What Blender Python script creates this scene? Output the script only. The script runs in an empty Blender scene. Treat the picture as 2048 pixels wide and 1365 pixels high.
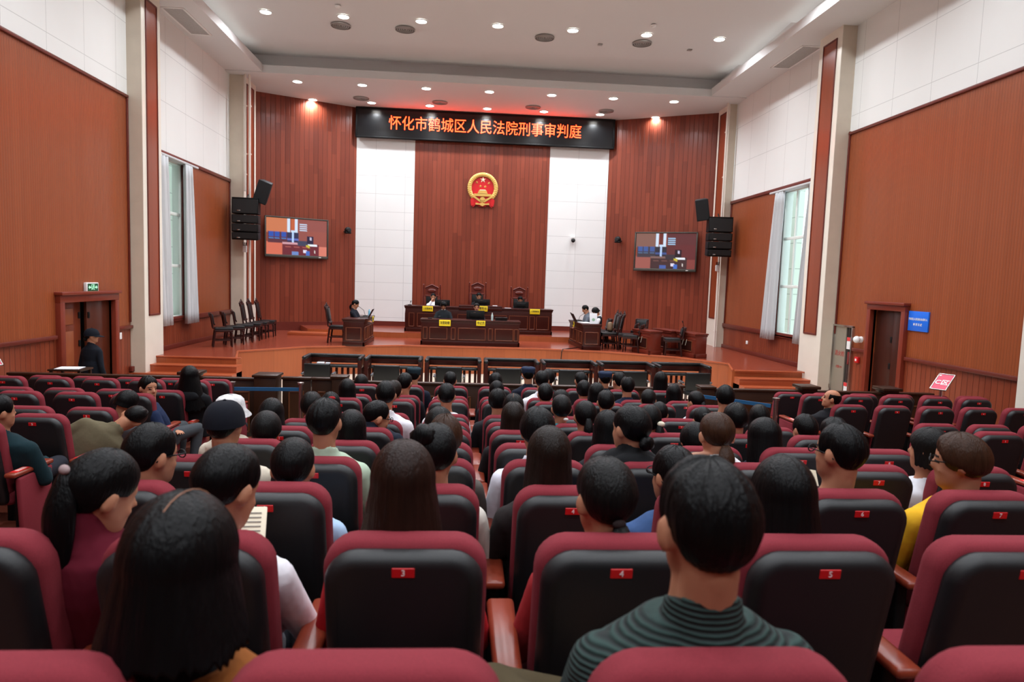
import bpy, bmesh, math, random
from math import sin, cos, pi, radians as rad, sqrt
from mathutils import Vector as V, Matrix, Euler, noise
random.seed(7)
S = bpy.context.scene
COL = S.collection

# ------------------------------------------------------------------ camera, world, exposure
CAMZ = 2.70
YAW, PITCH, ROLL = 0.07170849, 0.08804506, -0.03370314
cam_d = bpy.data.cameras.new('camera'); cam = bpy.data.objects.new('camera', cam_d); COL.objects.link(cam)
_r = V((cos(YAW), -sin(YAW), 0)); _f = V((sin(YAW)*cos(PITCH), cos(YAW)*cos(PITCH), -sin(PITCH))); _u = _r.cross(_f)
_r2 = cos(ROLL)*_r - sin(ROLL)*_u; _u2 = sin(ROLL)*_r + cos(ROLL)*_u
_m = Matrix((( _r2.x, _u2.x, -_f.x, 0), (_r2.y, _u2.y, -_f.y, 0), (_r2.z, _u2.z, -_f.z, CAMZ), (0, 0, 0, 1)))
cam.matrix_world = _m
cam_d.sensor_width = 36; cam_d.lens = 24.0; cam_d.clip_start = 0.05; cam_d.clip_end = 200
cam_d.dof.use_dof = True; cam_d.dof.focus_distance = 9.0; cam_d.dof.aperture_fstop = 4.0
S.camera = cam
w = bpy.data.worlds.new('sky'); S.world = w; w.use_nodes = True
w.node_tree.nodes['Background'].inputs[0].default_value = (0.80, 0.95, 1.0, 1)
w.node_tree.nodes['Background'].inputs[1].default_value = 1.9
S.view_settings.view_transform = 'Standard'; S.view_settings.look = 'None'
S.view_settings.gamma = 1.0; S.view_settings.use_curve_mapping = False
S.view_settings.exposure = 0.0
LAMP_W = 62.0

# ------------------------------------------------------------------ helpers
def tag(o, label=None, cat=None, group=None, kind=None):
    if label: o['label'] = label
    if cat: o['category'] = cat
    if group: o['group'] = group
    if kind: o['kind'] = kind
    return o
def empty(name, loc=(0, 0, 0), rz=0.0, label=None, cat=None, group=None):
    o = bpy.data.objects.new(name, None); COL.objects.link(o)
    o.empty_display_size = 0.1; o.location = loc; o.rotation_euler = (0, 0, rz)
    return tag(o, label, cat, group)
MATS = {}
def srgb(c):
    return tuple(((x/255)/12.92 if x <= 10 else (((x/255)+0.055)/1.055)**2.4) for x in c)
def mat(name, col=(128, 128, 128), rough=0.5, metal=0.0, emit=0.0, spec=0.5, noise_amt=0.0, noise_scale=30.0, bump=0.0, bscale=None, stretch=None, sheen=0.0, lin=False):
    if name in MATS: return MATS[name]
    m = bpy.data.materials.new(name); m.use_nodes = True; MATS[name] = m
    nt = m.node_tree; b = nt.nodes['Principled BSDF']
    c = (col if lin else srgb(col)) + (1,)
    b.inputs['Base Color'].default_value = c; b.inputs['Roughness'].default_value = rough
    b.inputs['Metallic'].default_value = metal; b.inputs['Specular IOR Level'].default_value = spec
    if sheen: b.inputs['Sheen Weight'].default_value = sheen
    if emit:
        b.inputs['Emission Color'].default_value = c; b.inputs['Emission Strength'].default_value = emit
    if noise_amt or bump:
        tc = nt.nodes.new('ShaderNodeTexCoord'); mp = nt.nodes.new('ShaderNodeMapping')
        nt.links.new(tc.outputs['Object'], mp.inputs[0])
        if stretch: mp.inputs['Scale'].default_value = stretch
        n = nt.nodes.new('ShaderNodeTexNoise'); n.inputs['Scale'].default_value = noise_scale; n.inputs['Detail'].default_value = 4
        nt.links.new(mp.outputs[0], n.inputs['Vector'])
        if noise_amt:
            mx = nt.nodes.new('ShaderNodeMix'); mx.data_type = 'RGBA'
            k1 = 1-noise_amt; k2 = 1+noise_amt
            mx.inputs[6].default_value = tuple(x*k1 for x in c[:3])+(1,); mx.inputs[7].default_value = tuple(min(1, x*k2) for x in c[:3])+(1,)
            nt.links.new(n.outputs['Fac'], mx.inputs[0]); nt.links.new(mx.outputs[2], b.inputs['Base Color'])
        if bump:
            n2 = n
            if bscale:
                n2 = nt.nodes.new('ShaderNodeTexNoise'); n2.inputs['Scale'].default_value = bscale
                nt.links.new(mp.outputs[0], n2.inputs['Vector'])
            bp = nt.nodes.new('ShaderNodeBump'); bp.inputs['Strength'].default_value = bump; bp.inputs['Distance'].default_value = 0.004
            nt.links.new(n2.outputs['Fac'], bp.inputs['Height']); nt.links.new(bp.outputs[0], b.inputs['Normal'])
    return m
def _math(nt, op, a, b=None):
    n = nt.nodes.new('ShaderNodeMath'); n.operation = op
    for i, v in enumerate((a, b)):
        if v is None: continue
        if isinstance(v, (int, float)): n.inputs[i].default_value = v
        else: nt.links.new(v, n.inputs[i])
    return n.outputs[0]
def planks(name, direction, width, c1, c2, seam=0.04, rough=0.38, grain=0.16, bump=0.4, seam_dark=0.45, hlen=None, spec=0.5):
    """boards that run upright, laid side by side along a horizontal direction; each board has its own tone"""
    if name in MATS: return MATS[name]
    m = bpy.data.materials.new(name); m.use_nodes = True; MATS[name] = m
    nt = m.node_tree; b = nt.nodes['Principled BSDF']; L = nt.links
    b.inputs['Roughness'].default_value = rough; b.inputs['Specular IOR Level'].default_value = spec
    tc = nt.nodes.new('ShaderNodeTexCoord')
    dt = nt.nodes.new('ShaderNodeVectorMath'); dt.operation = 'DOT_PRODUCT'; dt.inputs[1].default_value = direction
    L.new(tc.outputs['Object'], dt.inputs[0])
    u = _math(nt, 'DIVIDE', dt.outputs['Value'], width)
    idx = _math(nt, 'FLOOR', u); fr = _math(nt, 'FRACT', u)
    if hlen:
        sp = nt.nodes.new('ShaderNodeSeparateXYZ'); L.new(tc.outputs['Object'], sp.inputs[0])
        w0 = nt.nodes.new('ShaderNodeTexWhiteNoise'); w0.noise_dimensions = '1D'; L.new(idx, w0.inputs['W'])
        zz = _math(nt, 'ADD', _math(nt, 'DIVIDE', sp.outputs['Z'], hlen), w0.outputs['Value'])
        idx = _math(nt, 'ADD', idx, _math(nt, 'MULTIPLY', _math(nt, 'FLOOR', zz), 17.3))
    wn = nt.nodes.new('ShaderNodeTexWhiteNoise'); wn.noise_dimensions = '1D'; L.new(idx, wn.inputs['W'])
    mx = nt.nodes.new('ShaderNodeMix'); mx.data_type = 'RGBA'
    mx.inputs[6].default_value = c1+(1,); mx.inputs[7].default_value = c2+(1,); L.new(wn.outputs['Value'], mx.inputs[0])
    mp = nt.nodes.new('ShaderNodeMapping'); mp.inputs['Scale'].default_value = (9, 9, 0.5); L.new(tc.outputs['Object'], mp.inputs[0])
    ns = nt.nodes.new('ShaderNodeTexNoise'); ns.inputs['Scale'].default_value = 3.0; ns.inputs['Detail'].default_value = 5; L.new(mp.outputs[0], ns.inputs['Vector'])
    g = _math(nt, 'ADD', _math(nt, 'MULTIPLY', ns.outputs['Fac'], 2*grain), 1-grain)
    edge = _math(nt, 'ABSOLUTE', _math(nt, 'SUBTRACT', fr, 0.5))
    seamv = _math(nt, 'GREATER_THAN', edge, 0.5-seam)
    k = _math(nt, 'SUBTRACT', 1.0, _math(nt, 'MULTIPLY', seamv, seam_dark))
    sc = nt.nodes.new('ShaderNodeVectorMath'); sc.operation = 'SCALE'
    L.new(mx.outputs[2], sc.inputs[0]); L.new(_math(nt, 'MULTIPLY', g, k), sc.inputs['Scale'])
    L.new(sc.outputs[0], b.inputs['Base Color'])
    if bump:
        bp = nt.nodes.new('ShaderNodeBump'); bp.inputs['Strength'].default_value = bump; bp.inputs['Distance'].default_value = 0.01
        sm = nt.nodes.new('ShaderNodeMapRange'); sm.interpolation_type = 'SMOOTHSTEP'
        sm.inputs[1].default_value = 0.5; sm.inputs[2].default_value = 0.5-2.5*seam; L.new(edge, sm.inputs[0])
        L.new(sm.outputs[0], bp.inputs['Height']); L.new(bp.outputs[0], b.inputs['Normal'])
    return m
def panelgrid(name, direction, w_, h_, col, line=0.012, off=(0, 0), rough=0.7, dark=0.3):
    """pale panels with thin joints: columns along a horizontal direction, rows in height"""
    if name in MATS: return MATS[name]
    m = bpy.data.materials.new(name); m.use_nodes = True; MATS[name] = m
    nt = m.node_tree; b = nt.nodes['Principled BSDF']; L = nt.links
    b.inputs['Roughness'].default_value = rough
    tc = nt.nodes.new('ShaderNodeTexCoord')
    dt = nt.nodes.new('ShaderNodeVectorMath'); dt.operation = 'DOT_PRODUCT'; dt.inputs[1].default_value = direction
    L.new(tc.outputs['Object'], dt.inputs[0])
    sp = nt.nodes.new('ShaderNodeSeparateXYZ'); L.new(tc.outputs['Object'], sp.inputs[0])
    fu = _math(nt, 'FRACT', _math(nt, 'DIVIDE', _math(nt, 'ADD', dt.outputs['Value'], off[0]), w_))
    fv = _math(nt, 'FRACT', _math(nt, 'DIVIDE', _math(nt, 'ADD', sp.outputs['Z'], off[1]), h_))
    ln = _math(nt, 'MAXIMUM', _math(nt, 'LESS_THAN', fu, line/w_), _math(nt, 'LESS_THAN', fv, line/h_))
    ns = nt.nodes.new('ShaderNodeTexNoise'); ns.inputs['Scale'].default_value = 1.2; L.new(tc.outputs['Object'], ns.inputs['Vector'])
    k = _math(nt, 'MULTIPLY', _math(nt, 'SUBTRACT', 1.0, _math(nt, 'MULTIPLY', ln, dark)), _math(nt, 'ADD', _math(nt, 'MULTIPLY', ns.outputs['Fac'], 0.06), 0.97))
    sc = nt.nodes.new('ShaderNodeVectorMath'); sc.operation = 'SCALE'; sc.inputs[0].default_value = srgb(col)
    L.new(k, sc.inputs['Scale']); L.new(sc.outputs[0], b.inputs['Base Color'])
    return m

class MB:
    def __init__(s): s.v = []; s.f = []; s.m = []
    def add(s, verts, faces, m=0):
        o = len(s.v); s.v += [tuple(p) for p in verts]; s.f += [tuple(i+o for i in f) for f in faces]; s.m += [m]*len(faces); return s
    def box(s, c, d, R=None, m=0):
        x, y, z = d[0]/2, d[1]/2, d[2]/2
        vs = [V((a*x, b*y, e*z)) for a in (-1, 1) for b in (-1, 1) for e in (-1, 1)]
        if R is not None: vs = [R @ p for p in vs]
        vs = [p+V(c) for p in vs]
        return s.add(vs, [(0, 1, 3, 2), (4, 6, 7, 5), (0, 4, 5, 1), (2, 3, 7, 6), (0, 2, 6, 4), (1, 5, 7, 3)], m)
    def rbox(s, c, d, r=0.01, seg=2, R=None, m=0, fn=None):
        bm = bmesh.new(); bmesh.ops.create_cube(bm, size=1)
        for p in bm.verts: p.co = V((p.co.x*d[0], p.co.y*d[1], p.co.z*d[2]))
        bmesh.ops.bevel(bm, geom=bm.edges[:], offset=min(r, 0.49*min(d)), segments=seg, profile=0.5, affect='EDGES')
        vs = []
        for p in bm.verts:
            q = p.co.copy()
            if fn: q = fn(q)
            if R is not None: q = R @ q
            vs.append(q+V(c))
        bm.verts.index_update()
        fs = [tuple(v.index for v in f.verts) for f in bm.faces]; bm.free()
        return s.add(vs, fs, m)
    def tube(s, p0, p1, r0, r1=None, n=12, m=0, cap=True):
        p0, p1 = V(p0), V(p1); r1 = r0 if r1 is None else r1
        d = (p1-p0).normalized(); a = d.orthogonal().normalized(); b = d.cross(a)
        vs = [p0+(a*cos(2*pi*i/n)+b*sin(2*pi*i/n))*r0 for i in range(n)]+[p1+(a*cos(2*pi*i/n)+b*sin(2*pi*i/n))*r1 for i in range(n)]
        fs = [(i, (i+1) % n, n+(i+1) % n, n+i) for i in range(n)]
        if cap: fs += [tuple(range(n-1, -1, -1)), tuple(range(n, 2*n))]
        return s.add(vs, fs, m)
    def path(s, pts, r, n=8, m=0):
        for a, b in zip(pts, pts[1:]): s.tube(a, b, r, r, n, m)
        return s
    def ball(s, c, r, R=None, n=14, k=8, m=0):
        if isinstance(r, (int, float)): r = (r, r, r)
        vs = [V((0, 0, r[2]))]
        for j in range(1, k):
            p = pi*j/k
            for i in range(n): vs.append(V((r[0]*sin(p)*cos(2*pi*i/n), r[1]*sin(p)*sin(2*pi*i/n), r[2]*cos(p))))
        vs.append(V((0, 0, -r[2])))
        if R is not None: vs = [R @ p for p in vs]
        vs = [p+V(c) for p in vs]
        fs = [(0, 1+i, 1+(i+1) % n) for i in range(n)]
        for j in range(k-2):
            for i in range(n):
                a = 1+j*n+i; b = 1+j*n+(i+1) % n
                fs.append((a, a+n, b+n, b))
        e = len(vs)-1; o = 1+(k-2)*n
        fs += [(e, o+(i+1) % n, o+i) for i in range(n)]
        return s.add(vs, fs, m)
    def capsule(s, p0, p1, r0, r1=None, n=12, m=0):
        r1 = r0 if r1 is None else r1
        s.tube(p0, p1, r0, r1, n, m); s.ball(p0, r0, None, n, 6, m); s.ball(p1, r1, None, n, 6, m); return s
    def loft(s, rings, m=0, caps=True):
        n = len(rings[0]); vs = [p for r in rings for p in r]; fs = []
        for j in range(len(rings)-1):
            for i in range(n):
                a = j*n+i; b = j*n+(i+1) % n
                fs.append((a, b, b+n, a+n))
        if caps: fs += [tuple(range(n-1, -1, -1)), tuple((len(rings)-1)*n+i for i in range(n))]
        return s.add(vs, fs, m)
    def prism(s, poly, d0, d1, fn, m=0):
        """polygon in (u, w) swept from depth d0 to d1; fn(u, w, d) gives the point"""
        n = len(poly); vs = [fn(u, w_, d0) for u, w_ in poly]+[fn(u, w_, d1) for u, w_ in poly]
        fs = [(i, (i+1) % n, n+(i+1) % n, n+i) for i in range(n)]+[tuple(range(n-1, -1, -1)), tuple(range(n, 2*n))]
        return s.add(vs, fs, m)
    def quad(s, a, b, c, d, m=0): return s.add([a, b, c, d], [(0, 1, 2, 3)], m)
    def lathe(s, prof, c=(0, 0, 0), n=20, m=0):
        rings = [[V((c[0]+r*cos(2*pi*i/n), c[1]+r*sin(2*pi*i/n), c[2]+z)) for i in range(n)] for r, z in prof]
        return s.loft(rings, m)
    def mesh(s, name, mats, smooth=None, fix=True):
        me = bpy.data.meshes.new(name); me.from_pydata([tuple(p) for p in s.v], [], s.f)
        for m in (mats if isinstance(mats, (list, tuple)) else [mats]): me.materials.append(m)
        me.polygons.foreach_set('material_index', s.m)
        if fix:
            bm = bmesh.new(); bm.from_mesh(me); bmesh.ops.recalc_face_normals(bm, faces=bm.faces[:]); bm.to_mesh(me); bm.free()
        if smooth:
            me.polygons.foreach_set('use_smooth', [True]*len(me.polygons)); me.set_sharp_from_angle(angle=rad(smooth))
        me.update(); return me
    def build(s, name, mats, parent=None, smooth=35, loc=None, fix=True, **kw):
        o = bpy.data.objects.new(name, s.mesh(name, mats, smooth, fix)); COL.objects.link(o)
        if parent: o.parent = parent
        if loc: o.location = loc
        return tag(o, **kw) if kw else o
def inst(name, me, parent=None, loc=None, rot=None, **kw):
    o = bpy.data.objects.new(name, me); COL.objects.link(o)
    if parent: o.parent = parent
    if loc: o.location = loc
    if rot: o.rotation_euler = rot
    return tag(o, **kw) if kw else o
def struct(mb, name, mats, label, cat, smooth=35, fix=True):
    return mb.build(name, mats, None, smooth, None, fix, label=label, cat=cat, kind='structure')
def kids(o): return [c for c in o.children]
def copy_tree(o, parent=None):
    c = o.copy(); COL.objects.link(c); c.parent = parent
    for ch in list(o.children): copy_tree(ch, c)
    return c
TXT = {}
def text_mesh(s, size, m, depth=0.002, bold=0.0, key=None):
    k = (s, size, m.name, depth, bold)
    if k in TXT: return TXT[k]
    cu = bpy.data.curves.new('lettering', 'FONT'); cu.body = s; cu.size = size; cu.align_x = 'CENTER'; cu.align_y = 'CENTER'
    cu.extrude = depth; cu.offset = bold; cu.resolution_u = 3
    o = bpy.data.objects.new('lettering', cu); COL.objects.link(o)
    dg = bpy.context.evaluated_depsgraph_get(); me = bpy.data.meshes.new_from_object(o.evaluated_get(dg))
    me.materials.clear(); me.materials.append(m); bpy.data.objects.remove(o); bpy.data.curves.remove(cu)
    TXT[k] = me; return me
def remesh(mb, voxel, mats, name, smooth_it=4, smooth_f=0.5):
    me = mb.mesh(name+'_raw', mats, None, True)
    o = bpy.data.objects.new(name, me); COL.objects.link(o)
    md = o.modifiers.new('r', 'REMESH'); md.mode = 'VOXEL'; md.voxel_size = voxel; md.use_smooth_shade = True
    if smooth_it:
        sm = o.modifiers.new('s', 'SMOOTH'); sm.factor = smooth_f; sm.iterations = smooth_it
    dg = bpy.context.evaluated_depsgraph_get(); out = bpy.data.meshes.new_from_object(o.evaluated_get(dg)); out.name = name
    bpy.data.objects.remove(o); bpy.data.meshes.remove(me)
    out.materials.clear()
    for m in (mats if isinstance(mats, (list, tuple)) else [mats]): out.materials.append(m)
    return out
ORD = ['', 'first', 'second', 'third', 'fourth', 'fifth', 'sixth', 'seventh', 'eighth', 'ninth', 'tenth', 'eleventh', 'twelfth']
def RZ(a): return Matrix.Rotation(a, 3, 'Z')
def RX(a): return Matrix.Rotation(a, 3, 'X')
def RY(a): return Matrix.Rotation(a, 3, 'Y')

# ------------------------------------------------------------------ palette
LIN = lambda *c: tuple(c)
PX, PY = (1, 0, 0), (0, 1, 0)
M_sidewood = planks('reeded_orange_wood', PY, 0.06, LIN(.265, .062, .019), LIN(.295, .071, .023), seam=.10, rough=.30, grain=.10, bump=.25, seam_dark=.22)
M_wains = planks('grooved_wainscot_wood', PY, 0.13, LIN(.20, .036, .014), LIN(.25, .050, .020), seam=.05, rough=.36, grain=.15, bump=.5, seam_dark=.45)
DL = (0.8944, 0.4472, 0); DR = (0.8734, -0.4869, 0)
STC = (LIN(.165, .030, .014), LIN(.245, .050, .024))
M_backwood = planks('stage_wall_planks', PX, 0.155, *STC, seam=.05, rough=.33, grain=.24, bump=.5, seam_dark=.4, hlen=2.2)
M_angL = planks('angled_left_planks', DL, 0.155, *STC, seam=.05, rough=.33, grain=.24, bump=.5, seam_dark=.4, hlen=2.2)
M_angR = planks('angled_right_planks', DR, 0.155, *STC, seam=.05, rough=.33, grain=.24, bump=.5, seam_dark=.4, hlen=2.2)
M_whiteL = panelgrid('white_wall_panels_side', PY, 1.15, 1.13, (226, 227, 224), off=(0.3, 0.2))
M_whiteB = panelgrid('white_wall_panels_back', PX, 1.02, 0.62, (226, 226, 224), off=(0.15, 0.0))
M_ceil = mat('ceiling_paint', (216, 216, 215), .8)
M_trim = mat('dark_red_trim_wood', (98, 36, 26), .35, noise_amt=.15, noise_scale=6)
M_marble = mat('beige_marble', (206, 194, 176), .3, noise_amt=.10, noise_scale=3.0)
M_marble2 = mat('pale_marble', (226, 220, 206), .3, noise_amt=.06, noise_scale=3.0)
M_inlay = planks('pillar_inlay_wood', PY, 0.25, LIN(.22, .045, .016), LIN(.25, .05, .018), seam=.0, rough=.28, grain=.12, bump=0)
M_stagefl = mat('stage_floor_wood', (132, 58, 40), .22, noise_amt=.18, noise_scale=2.5, stretch=(1, 6, 1))
M_stagefront = planks('stage_front_wood', PX, 0.6, LIN(.34, .082, .026), LIN(.38, .095, .03), seam=.004, rough=.33, grain=.16, bump=0)
M_step = mat('step_wood', (165, 80, 47), .3, noise_amt=.12, noise_scale=4, stretch=(1, 8, 1))
M_tile = mat('cream_floor_tile', (214, 204, 186), .25, noise_amt=.04, noise_scale=2)
M_tier = mat('tier_floor_vinyl', (104, 48, 32), .4, noise_amt=.15, noise_scale=5)
M_desk = mat('mahogany', (54, 17, 11), .32, spec=.35, noise_amt=.22, noise_scale=5, stretch=(1, 1, .3))
M_deskpanel = mat('mahogany_panel', (40, 13, 9), .34, spec=.35, noise_amt=.2, noise_scale=5)
M_deskline = mat('mahogany_moulding', (104, 52, 30), .35)
M_desk2 = mat('red_mahogany', (98, 34, 22), .3, noise_amt=.2, noise_scale=5)
M_dark = mat('dark_bar_wood', (48, 28, 16), .38, spec=.35, noise_amt=.25, noise_scale=4, stretch=(1, 1, .4))
M_darkp = mat('bar_panel_wood', (62, 38, 22), .38, spec=.35, noise_amt=.22, noise_scale=4, stretch=(1, 1, .4))
M_leather = mat('black_leather', (12, 13, 15), .40, spec=.38, bump=.15, noise_scale=120)
M_bplast = mat('black_plastic', (9, 9, 10), .5, spec=.25)
M_shell = mat('seat_shell_plastic', (13, 15, 18), .52, spec=.5, bump=.12, noise_scale=260)
M_rim = mat('seat_shell_rim', (34, 37, 41), .42, bump=.1, noise_scale=260)
M_fabric = mat('maroon_seat_fabric', (122, 42, 51), .9, spec=.2, noise_amt=.28, noise_scale=320, bump=.25)
M_armwood = mat('armrest_wood', (128, 52, 34), .28, noise_amt=.15, noise_scale=12, stretch=(6, 1, 1))
M_red = mat('red_plate', (196, 18, 24), .4)
M_whitep = mat('white_plastic', (232, 232, 230), .45)
M_digit = mat('white_digit', (240, 225, 225), .5)
M_black = mat('matte_black', (8, 8, 9), .6)
M_chrome = mat('brushed_steel', (190, 188, 184), .25, metal=1.0)
M_gold = mat('gilded_relief', (214, 172, 92), .38, metal=.35)
M_goldpale = mat('pale_gilt', (248, 232, 200), .35, metal=.2)
M_emred = mat('emblem_red', (190, 16, 22), .4)
M_yellow = mat('yellow_plate', (232, 205, 26), .5)
M_paper = mat('white_paper', (238, 240, 246), .6)
M_cream = mat('cream_page', (226, 216, 192), .7)
M_led = mat('led_panel', (14, 15, 17), .22, bump=.05, noise_scale=300)
M_ledtxt = mat('led_letter', (1.0, .032, .007), .5, emit=12.0, lin=True)
M_lamp = mat('lamp_lens', (255, 252, 244), .5, emit=26.0)
M_cove = mat('added_cove_strip', (255, 253, 250), .5, emit=3.0)
M_curtain = mat('grey_curtain', (196, 198, 200), .8, noise_amt=.04, noise_scale=60)
M_winframe = mat('white_window_frame', (222, 228, 222), .4)
M_facade = panelgrid('light_well_wall', PY, 3.0, 0.85, (214, 226, 212), line=.03, dark=.35)
M_blue = mat('blue_sign', (22, 108, 226), .35)
M_belt = mat('blue_belt', (12, 80, 124), .7)
def glass_mat():
    m = bpy.data.materials.new('window_glass'); m.use_nodes = True; nt = m.node_tree
    b = nt.nodes['Principled BSDF']; b.inputs['Transmission Weight'].default_value = 1.0; b.inputs['Roughness'].default_value = 0.0
    b.inputs['IOR'].default_value = 1.02; b.inputs['Base Color'].default_value = (.95, .98, .96, 1); return m
M_glass = glass_mat()

# ------------------------------------------------------------------ room shell
XL, XR = -7.1, 8.45
def wall_side(x, sgn, bays, holes):
    """bays: (y0, y1, rail z, wood top z); holes: (y0, y1, z0, z1); sgn points outward"""
    mb = MB()
    for y0, y1, zr, zt in bays:
        for z0, z1, mi in ((0 if False else -0.3, zr, 0), (zr, zt, 1), (zt, 9.6, 2)):
            cells = [(y0, y1, z0, z1)]
            for h in holes:
                nxt = []
                for a, b, c, d in cells:
                    if h[0] >= b or h[1] <= a or h[2] >= d or h[3] <= c: nxt.append((a, b, c, d)); continue
                    if a < h[0]: nxt.append((a, h[0], c, d))
                    if b > h[1]: nxt.append((h[1], b, c, d))
                    a2, b2 = max(a, h[0]), min(b, h[1])
                    if c < h[2]: nxt.append((a2, b2, c, h[2]))
                    if d > h[3]: nxt.append((a2, b2, h[3], d))
                cells = nxt
            for a, b, c, d in cells: mb.box((x+sgn*.1, (a+b)/2, (c+d)/2), (.2, b-a, d-c), None, mi)
    return mb
WOODS = [M_wains, M_sidewood, M_whiteL]
struct(wall_side(XL, -1, [(-6.2, 15.1, 1.45, 6.24), (15.1, 23.2, 1.49, 5.40)], [(12.55, 14.30, -.3, 2.05), (16.05, 17.80, 1.50, 5.32)]), 'wall_left', WOODS,
       'left wall with grooved wainscot, orange reeded wood and white acoustic panels above', 'wall')
struct(wall_side(XR, 1, [(-6.2, 15.0, 1.47, 6.20), (15.0, 23.2, 1.50, 5.42)], [(12.55, 13.55, -.3, 2.36), (16.60, 17.92, 1.50, 5.32), (14.22, 14.98, .3, 1.96)]), 'wall_right', WOODS,
       'right wall with grooved wainscot, orange reeded wood and white acoustic panels above', 'wall')
mb = MB(); mb.box((.7, -6.1, 4.5), (16, .2, 9.6))
struct(mb, 'wall_rear', mat('rear_wall_wood', (84, 48, 34), .6, noise_amt=.2, noise_scale=2), 'plain brown wall at the rear of the hall', 'wall')
# back wall: planks in the middle, white panel columns either side
BY = 24.6
mb = MB(); mb.box((.52, BY+.1, 4.6), (4.76, .2, 8.6), None, 0)
mb.box((-2.87, BY+.1, 4.6), (2.02, .2, 8.6), None, 1); mb.box((3.96, BY+.1, 4.6), (2.12, .2, 8.6), None, 1)
struct(mb, 'wall_back', [M_backwood, M_whiteB], 'back wall of red wood planks between two columns of white panels', 'wall')
def slabwall(p0, p1, z0, z1, t, out):
    d = V((p1[0]-p0[0], p1[1]-p0[1], 0)); n = V((-d.y, d.x, 0)).normalized()*t*out
    a, b = V((p0[0], p0[1], 0)), V((p1[0], p1[1], 0)); mb = MB()
    vs = [a+V((0, 0, z0)), b+V((0, 0, z0)), b+n+V((0, 0, z0)), a+n+V((0, 0, z0))]
    vs += [p+V((0, 0, z1-z0)) for p in vs]
    mb.add(vs, [(0, 1, 2, 3), (4, 5, 6, 7), (0, 1, 5, 4), (1, 2, 6, 5), (2, 3, 7, 6), (3, 0, 4, 7)]); return mb
ALa, ALb = (-7.15, 22.98), (-3.87, 24.62); ARa, ARb = (5.02, 24.62), (8.5, 22.68)
struct(slabwall(ALa, ALb, .3, 8.9, .15, 1), 'wall_back_left', M_angL, 'slanting wall of red wood planks left of the bench', 'wall')
struct(slabwall(ARa, ARb, .3, 8.9, .15, 1), 'wall_back_right', M_angR, 'slanting wall of red wood planks right of the bench', 'wall')
# baseboards of the stage walls
mb = MB(); mb.box((.57, BY-.02, 1.03), (8.85, .04, .17)); struct(mb, 'baseboard_back', M_trim, 'dark red baseboard under the back wall', 'baseboard')
struct(slabwall(ALa, (-3.86, 24.60), .775, 1.06, .03, -1), 'baseboard_left', M_trim, 'dark red baseboard under the left slanting wall', 'baseboard')
struct(slabwall((5.01, 24.60), ARb, .775, 1.06, .03, -1), 'baseboard_right', M_trim, 'dark red baseboard under the right slanting wall', 'baseboard')
# trims: wood caps under the white panels, chair rails, edge beads
TN = [0]
def trim(boxes, label, m=M_trim, cat='trim'):
    TN[0] += 1; mb = MB()
    for c, d in boxes: mb.rbox(c, d, .012, 2)
    return struct(mb, 'trim_%d' % TN[0], m, label, cat)
def along(x, y0, y1, z, t=.05, h=.06): return ((x, (y0+y1)/2, z), (t, y1-y0, h))
trim([along(XL+.015, -6, 15.09, 6.24)], 'dark wood strip under the white panels, left wall by the seats')
trim([along(XL+.015, 15.97, 21.32, 5.40, .06, .09)], 'dark wood strip over the left window bay')
trim([along(XR-.015, -6, 14.98, 6.20)], 'dark wood strip under the white panels, right wall by the seats')
trim([along(XR-.015, 15.9, 21.64, 5.42, .06, .09)], 'dark wood strip over the right window bay')
trim([along(XL+.03, -6, 12.37, 1.45, .07, .07), along(XL+.03, 14.44, 15.09, 1.45, .07, .07)], 'chair rail along the left wall by the seats', cat='chair rail')
trim([along(XL+.03, 15.97, 21.32, 1.49, .08, .12)], 'chair rail under the left window', cat='chair rail')
trim([along(XR-.03, -6, 12.40, 1.47, .07, .07), along(XR-.03, 13.68, 14.17, 1.47, .07, .07)], 'chair rail along the right wall by the seats', cat='chair rail')
trim([along(XR-.03, 15.9, 21.64, 1.50, .08, .12)], 'chair rail under the right window', cat='chair rail')
trim([((XL+.01, 15.06, 3.9), (.05, .05, 4.7)), ((XL+.01, 21.29, 3.45), (.05, .05, 3.9)), ((XR-.01, 14.95, 4.0), (.05, .05, 4.5)), ((XR-.01, 21.6, 3.45), (.05, .05, 3.9))], 'thin dark edge beads where wood panelling meets the pillars')
trim([((XL+.03, y, .78+.0), (.05, .05, .0+.02)) for y in (16.2,)]+[((XL+.04, 18.6, .83), (.07, 5.4, .11))], 'skirting on the stage floor, left side')
trim([((XR-.04, 18.8, .83), (.07, 5.6, .11))], 'skirting on the stage floor, right side')
for sx, x in ((1, XL), (-1, XR)):
    trim([((x+sx*.04, 15.45-.3*i, .70-.155*i), (.07, .34, .11)) for i in range(4)], 'stepped skirting beside the %s stage steps' % ('left' if sx == 1 else 'right'))

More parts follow.
